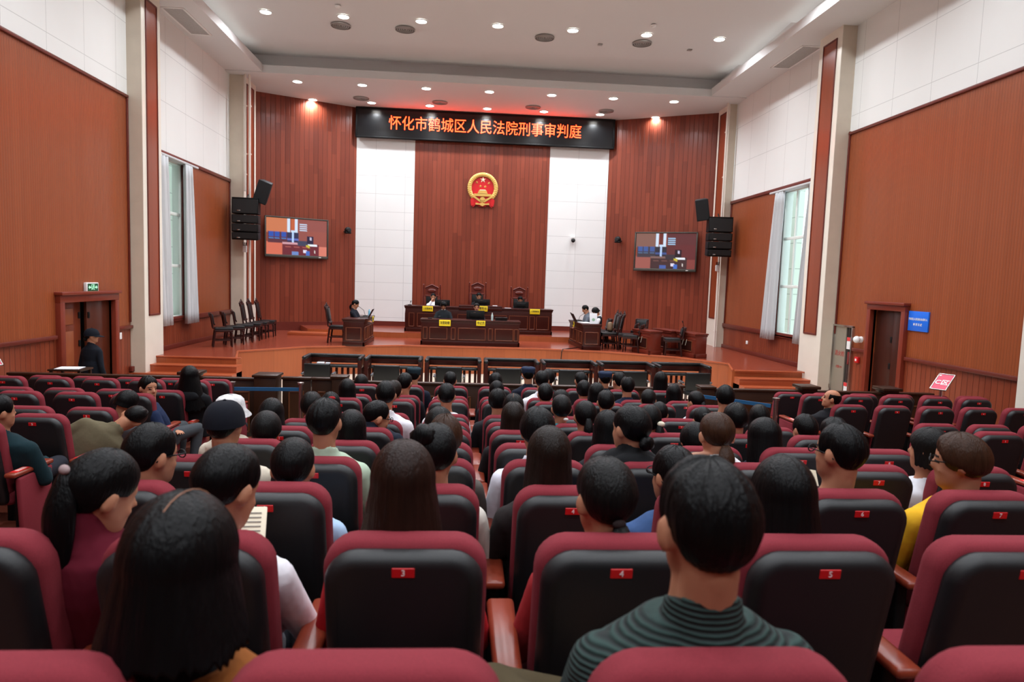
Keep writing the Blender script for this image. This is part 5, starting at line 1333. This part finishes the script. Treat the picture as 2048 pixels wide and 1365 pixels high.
def person(label, x, y, fz, H, P=None, rz=0.0, hair=('short', 'black'), shirt=(30, 30, 34), trousers=(34, 36, 44), collar='crew', sleeves='long', vox=.012, face=False, group=None, hk=None, extra=(), wide=1.0, cross=False, knit=False, shirt2=None, cat='person', over=None):
    P = P or Pose()
    if not P.stand: P = Pose(H=round(H/.03)*.03, **P.kw)
    s = H/P.H
    o = empty('person', (x, y, fz), rz, label, cat, group); o.scale = (s*wide, s, s)
    inst('body', body_mesh(P, vox, face), o)
    sh = inst({'hood': 'jacket', 'polo': 'shirt', 'high': 'sweater', 'crew': 'top'}[collar], shirt_mesh(P, vox*1.05, collar, sleeves), o); slot(sh, ribbed() if knit else cloth(shirt))
    if over:    # vest or sleeveless overgarment
        mb = MB(); torso(mb, P, .026, neck=False); v = inst('vest', remesh(mb, .013, [cloth(over)], 'vest', 3), o)
    slot(inst('trousers', trousers_mesh(P.stand, cross, P.tuck), o), cloth(trousers)); inst('shoes', shoes_mesh(P.stand, P.tuck), o)
    hk = dict(hk or {}); kind, colr = hair
    ho = None; q = P.R.to_euler()
    if kind:
        ho = inst('hair', hair_mesh(kind, **hk), o, P.C, q); slot(ho, HAIR[colr])
        md = ho.modifiers.new('t', 'SOLIDIFY'); md.thickness = .006; md.offset = -1
    for e in extra:
        if e[0] == 'tail': t = inst('ponytail', tail_mesh(*e[2]), ho, e[1], P.R.inverted().to_euler()); slot(t, HAIR[colr])
        elif e[0] == 'bun': t = inst('bun', bun_mesh(*e[2]), ho, e[1]); slot(t, HAIR[colr])
        elif e[0] == 'tie':
            mb = MB(); mb.ball((0, 0, 0), e[3] if len(e) > 3 else (.022, .012, .014), None, 12, 8); mb.build('hair_tie', cloth(e[2]), ho, 60, e[1])
        elif e[0] == 'cap': t = inst('cap', cap_mesh(e[1]), o, P.C, q); slot(t, e[2] if not isinstance(e[2], tuple) else cloth(e[2]))
        elif e[0] == 'glasses': inst('glasses', glasses_mesh(), o, P.C, q)
        elif e[0] == 'tie_neck':
            mb = MB(); c = P.U(V((0, .24, P.sz))); mb.prism([(-.02, .02), (.02, .02), (.012, -.01), (.03, -.22), (0, -.26), (-.03, -.22), (-.012, -.01)], 0, .008, lambda u, w_, d: P.U(V((u, .352+d-.05*(w_ > -.05), P.sz+.02+w_)))); mb.build('necktie', cloth(e[1]), o, None)
            mb = MB(); mb.prism([(-.055, .06), (.055, .06), (0, -.16)], 0, .006, lambda u, w_, d: P.U(V((u, .338+d-.05*(w_ > 0), P.sz+.02+w_)))); mb.build('shirt_front', cloth((226, 226, 228)), o, None)
        elif e[0] == 'part':
            mb = MB(); pts = []
            for i in range(10):
                a = rad(-38+95*i/9); pts.append(V((e[1]+.010*sin(a*1.5), .1195*sin(a)-.002, .018+.1168*cos(a))))
            mb.path(pts, .0009, 6); mb.build('parting', M_skin, ho)
        elif e[0] == 'logo':
            mb = MB(); c = V((.07, .118, P.sz-.10)); mb.rbox(P.U(c), (.07, .004, .018), .002, 1, P.M @ RX(rad(-8))); mb.build('logo', M_whitep, sh)
    return o

# the audience: x, row, head top height, then looks
def aud(label, x, k, zt, dy=0.0, **kw):
    fz = FLZ[int(k)]; y = rowY(int(k))+dy
    near = k <= 3
    kw.setdefault('vox', .0095 if k <= 2 else .012 if k <= 4 else .015)
    grp = kw.pop('group', 'audience in the %s block' % ('centre' if -1.9 < x < 3.3 else 'left' if x < 0 else 'right'))
    return person(label, x, y, fz, zt-fz, group=grp, **kw)
F = dict(fem=True)
BK, SB, BR, DB, RB = 'black', 'soft', 'brown', 'dark', 'red'
T0 = ('tail', (0, -.112, .015), (.26, .030, 1)); TLOW = ('tail', (0, -.098, -.045), (.18, .030, 2)); THI = ('tail', (0, -.108, .055), (.34, .034, 3))
WH, NV, TEAL = (228, 228, 228), (26, 32, 52), (24, 40, 46)
# back row and second row from the camera
aud('woman with a black bob in an ochre vest over a black top, back row', -.488, 1, 2.315, P=Pose(fem=True, yaw=-4, pitch=-8), hair=('bob', BK), hk=dict(L=.15, seed=3, flare=.8, th=.021, mess=.0022, n=112), shirt=(18, 22, 28), over=(134, 78, 34), vox=.008, extra=(('part', .012),), wide=1.0)
aud('man with short black hair in a ribbed dark green sweater, back row', .45, 1, 2.395, P=Pose(yaw=3), hair=('short', BK), hk=dict(seed=5, th=.022, mess=.0045, n=128), shirt=TEAL, knit=True, collar='polo', vox=.007, cross=True, trousers=(72, 62, 44), face=True)
aud('woman with a high black ponytail in a maroon jacket, head bowed to the right', -1.10, 2, 2.19, P=Pose(fem=True, yaw=-38, pitch=-16, side=4, neck=.05), hair=('pull', BK), hk=dict(seed=8, mess=.0025, n=96), shirt=(96, 24, 40), collar='high', extra=(THI, ('tie', (0, -.118, .058), (150, 130, 130))))
aud('woman with tied black hair reading a book, white shirt', -.70, 2, 2.205, P=Pose(fem=True, yaw=-26, pitch=-18, arms='read'), hair=('pull', BK), hk=dict(seed=9, th=.022, mess=.0025, n=96), shirt=(220, 220, 226), collar='polo', extra=(TLOW,))
aud('woman with very long brown hair in a red top', -.165, 2, 2.225, P=Pose(fem=True, pitch=-4), hair=('long', RB), hk=dict(L=.34, seed=11, flare=.55, th=.022, mess=.002, n=112), shirt=(178, 28, 36))
aud('woman with a low black ponytail, second row from the back', .44, 2, 2.185, P=Pose(fem=True, yaw=14), hair=('pull', SB), hk=dict(seed=12, th=.022, mess=.0018, n=96), shirt=(150, 40, 44), extra=(TLOW, ('tie', (0, -.102, -.04), (40, 30, 30))))
aud('woman with long black hair right of the man in green', 1.0, 2, 2.195, P=Pose(fem=True, pitch=-8), hair=('long', BK), hk=dict(L=.26, seed=13, flare=.3, mess=.002, n=96), shirt=(40, 38, 42))
# third row from the back
aud('man in glasses with thinning black hair at the left aisle', -1.25, 3, 2.085, P=Pose(yaw=-34, pitch=-6), hair=('short', BK), hk=dict(seed=15, th=.022), shirt=(30, 30, 34), extra=(('glasses',),), face=True)
aud('woman with pulled-back black hair and bare ears, third row from the back', -.68, 3, 2.035, P=Pose(fem=True, pitch=-10), hair=('pull', BK), hk=dict(seed=16, th=.02, mess=.002), shirt=(168, 196, 226), extra=(TLOW,))
aud('woman with a messy top bun and a cream top', -.10, 3, 2.105, P=Pose(fem=True, pitch=-4), hair=('pull', BK), hk=dict(seed=17, th=.022, mess=.004), shirt=(214, 208, 198), extra=(('bun', (-.05, -.07, .085), (.055, 4)),))
aud('woman with long straight dark hair right of the centre aisle armrests', .37, 3, 2.105, P=Pose(fem=True), hair=('long', DB), hk=dict(L=.30, seed=18, flare=.3, mess=.002, n=96), shirt=(40, 36, 36))
aud('person in a blue denim shirt and glasses mostly hidden behind the man in green', .91, 3, 2.03, P=Pose(yaw=22), hair=('short', BK), hk=dict(seed=19), shirt=(58, 84, 128), collar='polo', extra=(('glasses',),))
aud('man in glasses with a cropped black nape holding a cream paper', 1.63, 3, 2.14, P=Pose(yaw=26), hair=('short', BK), hk=dict(seed=20, th=.024, mess=.0045, n=96), shirt=(60, 34, 40), extra=(('glasses',),), face=True)
aud('person with short brown hair and glasses in a yellow jacket', 2.19, 3, 2.11, P=Pose(yaw=52, pitch=-4), hair=('full', BR), hk=dict(seed=21, th=.030, mess=.004, n=96), shirt=(222, 172, 40), extra=(('glasses',),), face=True)
# fourth row from the back
aud('man in a dark flat cap and beige shirt', -1.22, 4, 2.03, P=Pose(yaw=-6), hair=('fade', BK), hk=dict(seed=22), shirt=(206, 196, 178), collar='polo', extra=(('cap', 'baseball', (20, 22, 30)),))
aud('man with thick black hair in a pale green shirt', -.71, 4, 2.06, P=Pose(yaw=-6), hair=('short', BK), hk=dict(seed=23, th=.03, mess=.004, n=96), shirt=(172, 192, 170), collar='polo')
aud('woman with fluffy brown hair behind the messy top bun', -.08, 4, 1.985, P=Pose(fem=True), hair=('full', BR), hk=dict(seed=24, th=.022, mess=.007), shirt=(90, 84, 80), wide=.95)
aud('man with black hair in a white and blue shirt', .41, 4, 2.035, P=Pose(yaw=8), hair=('full', BK), hk=dict(seed=25, th=.022), shirt=(226, 228, 240), collar='polo')
aud('woman with a low black bun in a black hooded jacket', .92, 4, 2.055, P=Pose(fem=True, yaw=30, neck=.05), hair=('pull', BK), hk=dict(seed=26, th=.022, mess=.002), shirt=(24, 25, 27), collar='hood', wide=1.1, extra=(('bun', (0.0, -.115, -.055), (.042, 5)),))
aud('woman with a brown ponytail in white, one hand on her neck', 1.40, 4, 2.025, P=Pose(fem=True, pitch=-12, arms='neck', neck=.05), hair=('pull', BR), hk=dict(seed=27, th=.02, mess=.002), shirt=(232, 232, 234), extra=(('tail', (.01, -.10, -.05), (.20, .034, 3)),), vox=.0075, wide=1.08)
aud('woman with loose dark hair and mask in a white shirt at the right end', 2.62, 4, 1.965, P=Pose(fem=True, yaw=35), hair=('bob', SB), hk=dict(L=.10, seed=28, mess=.003), shirt=(222, 224, 232))
# fifth row from the back
aud('woman with a smooth dark bob at the left end, fifth row from the back', -1.24, 5, 1.825, P=Pose(fem=True, pitch=-10), hair=('full', SB), hk=dict(seed=30, th=.022, mess=.0018), shirt=(60, 58, 62))
aud('woman with long black hair behind the man in pale green', -.70, 5, 1.845, P=Pose(fem=True), hair=('long', BK), hk=dict(L=.28, seed=31, mess=.002), shirt=(30, 30, 34))
aud('woman with black hair partly hidden by fluffy brown hair', -.14, 5, 1.875, P=Pose(fem=True), hair=('full', SB), hk=dict(seed=32, th=.022), shirt=(44, 40, 44))
aud('woman with long black hair left of the black hooded jacket', .96, 5, 1.875, P=Pose(fem=True), hair=('long', BK), hk=dict(L=.18, seed=33), shirt=(30, 30, 34), wide=.95)
aud('woman with dark hair hidden behind the brown ponytail', 1.56, 5, 1.805, P=Pose(fem=True, pitch=-10), hair=('full', BK), hk=dict(seed=34), shirt=(34, 34, 40))
aud('woman with glossy black hair behind seat seven', 2.04, 5, 1.845, P=Pose(fem=True, pitch=-8), hair=('long', BK), hk=dict(L=.20, seed=35, th=.026, mess=.002), shirt=(24, 26, 40), wide=1.12)
aud('man with spiky black hair seen above the man with the cream paper', 2.51, 5, 1.855, P=Pose(), hair=('fade', BK), hk=dict(seed=36, th=.03, mess=.008), shirt=(40, 40, 44))
# sixth row from the back
aud('woman with hanging black hair left of the blue belt', -1.43, 6, 1.765, P=Pose(fem=True, pitch=-14), hair=('long', BK), hk=dict(L=.24, seed=38, flare=.6), shirt=(30, 30, 34))
aud('man in black glasses and navy jacket turned to the right', -.67, 6, 1.765, P=Pose(yaw=-62, pitch=-12, neck=.09), hair=('fade', BK), hk=dict(seed=39, th=.024, mess=.004), shirt=(30, 36, 48), collar='hood', extra=(('glasses',),), face=True, vox=.009)
aud('woman with long dark hair in the aisle seat, sixth row from the back', .40, 6, 1.775, P=Pose(fem=True), hair=('long', DB), hk=dict(L=.26, seed=40), shirt=(36, 34, 36))
aud('woman with a mid-height black ponytail right of the cyan collar', .96, 6, 1.795, P=Pose(fem=True), hair=('pull', BK), hk=dict(seed=41, th=.02, mess=.002), shirt=(40, 36, 40), extra=(T0,))
aud('woman with a black ponytail and pale hair tie', 1.47, 6, 1.775, P=Pose(fem=True, yaw=-10), hair=('pull', BK), hk=dict(seed=42, th=.02, mess=.002), shirt=(36, 34, 38), extra=(('tail', (.07, -.085, .005), (.28, .03, 4)), ('tie', (.075, -.095, .0), (226, 218, 196), (.03, .018, .022))))
aud('person with thick black hair over the brown ponytail woman', 2.16, 6, 1.805, P=Pose(), hair=('full', BK), hk=dict(seed=43, th=.026, mess=.005), shirt=(34, 34, 38))
aud('man with short black hair at the right end, sixth row from the back', 2.73, 6, 1.725, P=Pose(yaw=8), hair=('short', BK), hk=dict(seed=44), shirt=(214, 214, 220))
# seventh row from the back
aud('person with dark hair at the left end behind the thick-haired man', -1.30, 7, 1.685, P=Pose(fem=True), hair=('full', SB), hk=dict(seed=46), shirt=(50, 48, 52))
aud('tall man with short black hair and a white collar', -.66, 7, 1.795, P=Pose(), hair=('short', BK), hk=dict(seed=47, th=.026, mess=.004), shirt=(226, 226, 232), collar='polo')
aud('woman with a parted black crown behind the long-haired woman', .46, 7, 1.705, P=Pose(fem=True), hair=('long', BK), hk=dict(L=.2, seed=48), shirt=(40, 38, 40), extra=(('part', .0),))
aud('woman with a low ponytail and cyan collar', .89, 7, 1.705, P=Pose(fem=True), hair=('pull', SB), hk=dict(seed=49, th=.02, mess=.002), shirt=(40, 150, 170), collar='polo', extra=(('tie', (.03, -.10, -.07), (224, 220, 214)),))
aud('woman with a small round black bun left of the brown ponytail', 2.19, 7, 1.62, P=Pose(fem=True, pitch=-8), hair=('pull', BK), hk=dict(seed=50), shirt=(36, 36, 40), extra=(('bun', (-.01, -.115, .04), (.042, 6)),))
aud('person with black hair at the right end, seventh row from the back', 2.71, 7, 1.655, P=Pose(fem=True, yaw=-12), hair=('long', BK), hk=dict(L=.12, seed=52), shirt=(36, 36, 40))
# eighth row from the back
aud('woman with a red clip in her black hair', -1.29, 8, 1.55, P=Pose(fem=True), hair=('full', BK), hk=dict(seed=54), shirt=(40, 40, 44), extra=(('tie', (.03, -.09, .085), (150, 30, 36), (.035, .02, .018)),))
aud('man with thick black hair and visible ears left of the aisle armrests', -.15, 8, 1.66, P=Pose(), hair=('short', BK), hk=dict(seed=55, th=.03, mess=.005), shirt=(224, 224, 228))
aud('person with short wavy black hair, eighth row, aisle seat', .36, 8, 1.62, P=Pose(), hair=('full', BK), hk=dict(seed=56, mess=.006), shirt=(36, 36, 40))
aud('person with a round black head behind the cyan collar', 1.0, 8, 1.625, P=Pose(), hair=('short', BK), hk=dict(seed=57), shirt=(40, 40, 46))
aud('man with thick black hair right of the black ponytail', 1.46, 8, 1.63, P=Pose(yaw=-8), hair=('short', BK), hk=dict(seed=58, th=.026, mess=.004), shirt=(40, 30, 34))
aud('man with cropped hair and a bare nape, eighth row', 2.03, 8, 1.52, P=Pose(pitch=-14), hair=('fade', BK), hk=dict(seed=59), shirt=(50, 50, 54))
aud('person with black hair above the brown ponytail, eighth row', 2.70, 8, 1.71, P=Pose(), hair=('full', BK), hk=dict(seed=60), shirt=(36, 36, 40))
# ninth row from the back
aud('woman with long straight black hair at the left end near the gate', -1.26, 9, 1.565, P=Pose(fem=True, yaw=12), hair=('long', BK), hk=dict(L=.26, seed=62, mess=.002), shirt=(30, 30, 34))
aud('person with dark hair just behind the tall man', -.75, 9, 1.56, P=Pose(), hair=('short', DB), hk=dict(seed=63), shirt=(40, 40, 44))
aud('man with round black hair in front of the balding man', .94, 9, 1.565, P=Pose(), hair=('short', BK), hk=dict(seed=64), shirt=(40, 38, 42), extra=(('glasses',),))
aud('woman with long black hair left of the balding man in navy', 1.52, 9, 1.585, P=Pose(fem=True), hair=('long', BK), hk=dict(L=.26, seed=65), shirt=(30, 30, 34))
aud('woman with a smooth ponytail and pale clip, ninth row', 2.12, 9, 1.525, P=Pose(fem=True, yaw=-14), hair=('pull', SB), hk=dict(seed=66, th=.02, mess=.002), shirt=(40, 40, 44), extra=(('tie', (0, -.105, -.05), (200, 190, 150)),))
aud('woman with a black ponytail at the right end, ninth row', 2.68, 9, 1.515, P=Pose(fem=True, yaw=28), hair=('pull', BK), hk=dict(seed=67, th=.02, mess=.002), shirt=(210, 214, 226), extra=(('tail', (.01, -.105, .03), (.16, .028, 5)),))
# tenth row from the back
aud('man with short black hair next to the guard in a teal cap', -.70, 10, 1.535, P=Pose(yaw=-14), hair=('short', BK), hk=dict(seed=69, th=.024), shirt=(30, 30, 36))
aud('person with a small round black head in the aisle seat, tenth row', .43, 10, 1.465, P=Pose(), hair=('full', BK), hk=dict(seed=70), shirt=(36, 36, 40))
aud('balding man in a white shirt, tenth row', .99, 10, 1.605, P=Pose(yaw=-8), hair=('short', BK), hk=dict(seed=71, hole=.022, th=.022), shirt=(232, 232, 240), collar='polo')
aud('person with black hair between two ponytailed women, tenth row', 1.52, 10, 1.495, P=Pose(fem=True), hair=('full', BK), hk=dict(seed=72), shirt=(80, 30, 36))
aud('balding man in a navy jacket, tenth row', 2.07, 10, 1.555, P=Pose(), hair=('short', BK), hk=dict(seed=73, hole=.034), shirt=(26, 32, 52), collar='hood')
aud('woman with long black hair near the right end, tenth row', 2.67, 10, 1.475, P=Pose(fem=True), hair=('long', BK), hk=dict(L=.24, seed=74), shirt=(30, 30, 34))
# front row of the centre block
aud('person with a low dark head at the left end of the front row', -1.35, 11, 1.395, P=Pose(pitch=-18), hair=('full', SB), hk=dict(seed=76), shirt=(34, 36, 40))
aud('man with round black hair in the front row, left of the aisle armrests', -.16, 11, 1.455, P=Pose(), hair=('short', BK), hk=dict(seed=77, th=.03), shirt=(226, 226, 230))
aud('person with wavy black hair in the front row, aisle seat', .45, 11, 1.455, P=Pose(), hair=('full', BK), hk=dict(seed=78, th=.026, mess=.007), shirt=(30, 30, 34))
aud('person with dark hair in the front row behind the balding man in white', 1.17, 11, 1.525, P=Pose(), hair=('full', SB), hk=dict(seed=79), shirt=(36, 36, 40))
aud('man with black hair in the front row, third from the right', 1.62, 11, 1.495, P=Pose(yaw=8), hair=('short', BK), hk=dict(seed=80, th=.026), shirt=(50, 36, 38))
aud('man with cropped black hair in the front row behind the navy jacket', 2.15, 11, 1.505, P=Pose(yaw=24), hair=('short', BK), hk=dict(seed=81), shirt=(36, 40, 60))
aud('woman with long black hair at the right end of the front row', 2.73, 11, 1.525, P=Pose(fem=True), hair=('long', BK), hk=dict(L=.24, seed=82), shirt=(30, 30, 34))
# court guards seated between the front row and the bar
def stool(x, y, z, label, group=None):
    o = empty('folding_stool', (x, y, z), 0, label, 'stool', group)
    mb = MB(); mb.rbox((0, .36, .40), (.36, .34, .04), .01); mb.build('seat', M_bplast, o)
    for s in (-1, 1):
        for t in (-1, 1):
            mb = MB(); mb.tube((s*.16, .36+t*.15, .39), (s*.16, .36-t*.15, 0), .012, .012, 8); mb.build('leg', M_chrome, o)
for x, zt, lab, sd in ((-.70, 1.40, 'court guard in a dark teal cap at the left, before the bar', 84), (.97, 1.45, 'court guard in a navy cap in the middle, before the bar', 85), (2.12, 1.41, 'court guard in a navy cap at the right, before the bar', 86)):
    person(lab, x, 9.72, .165, zt-.165, hair=('fade', 'black'), hk=dict(seed=sd), shirt=(26, 30, 44), collar='polo', extra=(('cap', 'soft', (34, 44, 66) if sd > 84 else (30, 46, 54)),), vox=.015, group='seated court guards')
    stool(x, 9.72, .165, 'folding stool under the '+lab.split(',')[0], 'folding stools')
# left aisle and left block
person('person in a white patterned bucket hat and cream top at the aisle', -1.66, 4.75, FLZ[5], 1.815-FLZ[5], P=Pose(fem=True, yaw=-8), hair=('bob', 'black'), hk=dict(L=.05, seed=87), shirt=(214, 204, 186), extra=(('cap', 'bucket', mat('patterned_hat', (226, 228, 228), .8, noise_amt=.75, noise_scale=34)),), group='audience in the left block')
stool(-1.66, 4.75, FLZ[5], 'folding stool under the person in a bucket hat')
aud('stout man with thinning hair in a dark teal jacket at the left edge', -3.38, 6, 1.75, P=Pose(yaw=-34), hair=('short', BK), hk=dict(seed=88, hole=.02), shirt=(20, 42, 48), collar='polo', wide=1.08, face=True)
aud('man bending forward in an olive jacket, left block', -3.42, 7, 1.682, P=Pose(lean=28, side=46, pitch=-12, yaw=-10), hair=('fade', BK), hk=dict(seed=89), shirt=(96, 88, 68), collar='polo', wide=1.12, trousers=(150, 144, 120))
aud('person with a black bob leaning over, left block', -3.36, 8, 1.54, P=Pose(fem=True, pitch=-16, side=10, yaw=-30), hair=('bob', BK), hk=dict(L=.04, seed=90), shirt=(70, 68, 72))
person('man in a navy hooded jacket turned towards the hall, left aisle seat', -3.42, rowY(9)-.02, FLZ[9], 1.545-FLZ[9], P=Pose(yaw=-66, twist=-34, arms='fold', pitch=-4), rz=rad(-24), hair=('short', 'black'), hk=dict(seed=91, th=.026, mess=.006), shirt=(26, 38, 66), collar='hood', trousers=(62, 66, 70), face=True, vox=.008, group='audience in the left block')
aud('woman with very long black hair in a black jacket with a small white mark', -3.26, 10, 1.56, P=Pose(fem=True), hair=('long', BK), hk=dict(L=.42, seed=92, flare=.8, mess=.002), shirt=(20, 21, 24), collar='hood', extra=(('logo',),), wide=1.08)
aud('balding man in a dark suit looking left, right block', 4.72, 10, 1.46, P=Pose(yaw=62, pitch=10), hair=('ring', BK), hk=dict(seed=93), shirt=(28, 28, 32), collar='polo', face=True, vox=.009, wide=1.06)
# guard at the left door
o = person('woman guard in a black uniform and peaked cap standing by the left door', -6.66, 12.35, 0, 1.61, P=Pose(stand=True, fem=True, yaw=-48, arms='down'), rz=rad(-22), hair=('pull', 'black'), hk=dict(seed=94), shirt=(20, 24, 32), collar='polo', trousers=(20, 24, 32), extra=(('cap', 'guard', (22, 26, 34)), ('bun', (-.01, -.10, -.06), (.04, 7))), face=True, group=None)

# on the stage
PF = dict(face=True, vox=.010)
person('woman in a white shirt at the bench, one hand at her chin', -1.05, 23.50, ZP, 1.255, P=Pose(fem=True, pitch=-12, arms='chin'), rz=pi, hair=('pull', 'black'), hk=dict(seed=95, th=.022), shirt=(236, 236, 238), collar='polo', extra=(('tail', (0, -.10, -.04), (.22, .03, 6)),), group='people at the bench', **PF)
person('judge in a black robe looking down at the centre of the bench', .48, 23.52, ZP, 1.335, P=Pose(pitch=-22, yaw=12, arms='desk'), rz=pi, hair=('short', 'black'), hk=dict(seed=96, th=.022), shirt=(24, 24, 26), collar='high', group='people at the bench', **PF)
person('judge in black with head bowed at the right of the bench', 1.90, 23.50, ZP, 1.275, P=Pose(pitch=-32, arms='desk'), rz=pi, hair=('short', 'black'), hk=dict(seed=97, th=.022), shirt=(26, 27, 30), collar='polo', group='people at the bench', **PF)
person('man in a black suit and dark red tie at the clerks table', -.61, 20.72, ZS, 1.29, P=Pose(pitch=-38, arms='desk'), rz=pi, hair=('full', 'black'), hk=dict(seed=98, th=.024), shirt=(26, 30, 34), collar='polo', extra=(('tie_neck', (120, 26, 40)),), group='people at the clerks table', **PF)
person('man behind the monitor at the clerks table', .38, 20.80, ZS, 1.225, P=Pose(pitch=-8, arms='desk'), rz=pi, hair=('short', 'black'), hk=dict(seed=99), shirt=(40, 44, 50), collar='polo', group='people at the clerks table', **PF)
person('woman in a black suit bowed over the prosecutor desk', -3.36, 19.70, ZS, 1.255, P=Pose(fem=True, pitch=-26, arms='desk'), rz=rad(-90), hair=('pull', 'black'), hk=dict(seed=100, th=.022), shirt=(26, 28, 36), collar='polo', extra=(('tail', (0, -.10, -.04), (.20, .03, 7)),), **PF)
person('man in a grey jacket leaning over the defence desk', 4.12, 20.75, ZS, 1.26, P=Pose(lean=14, pitch=-14, arms='desk'), rz=rad(90), hair=('short', 'black'), hk=dict(seed=101), shirt=(92, 96, 104), collar='polo', group='people at the defence desk', **PF)
person('woman with bobbed hair in a dark vest and white sleeves reading a paper', 4.28, 19.98, ZS, 1.25, P=Pose(fem=True, lean=10, pitch=-30, arms='read'), rz=rad(84), hair=('bob', 'soft'), hk=dict(L=.07, seed=102), shirt=(232, 232, 236), collar='crew', over=(28, 34, 40), group='people at the defence desk', **PF)
mb = MB(); mb.rbox((0, 0, 0), (.24, .005, .32), .002); o = mb.build('held_paper', M_paper, None, None, label='upright white sheet with a green mark held by the woman in the vest', cat='paper'); o.location = (3.78, 19.72, ZS+.90); o.rotation_euler = (rad(-8), 0, rad(14))
mb = MB(); mb.ball((0, -.003, -.03), (.05, .001, .045)); mb.build('printed_mark', mat('green_print', (150, 186, 160), .6), o)
# things held
o = empty('open_book', (-.795, 2.36, 1.795), rad(14), 'open cream book held up by the reading woman', 'book'); o.rotation_euler = (rad(-38), 0, rad(10))
for s in (-1, 1):
    mb = MB(); mb.rbox((s*.062, 0, 0), (.124, .014, .18), .004, 2, RZ(s*.12)); pg = mb.build('pages', M_cream, o)
    mb = MB()
    for j in range(9): mb.box((s*.062, -.0095, .065-.016*j), (.09, .001, .004), RZ(s*.12))
    mb.build('print_lines', mat('print_grey', (120, 112, 104), .7), pg, None)
mb = MB(); mb.rbox((0, 0, 0), (.10, .005, .14), .002); o = mb.build('cream_paper', M_cream, None, None, label='yellowish paper in front of the man with the cropped nape', cat='paper'); o.location = (1.64, 3.02, 1.80); o.rotation_euler = (rad(-30), .2, .3)
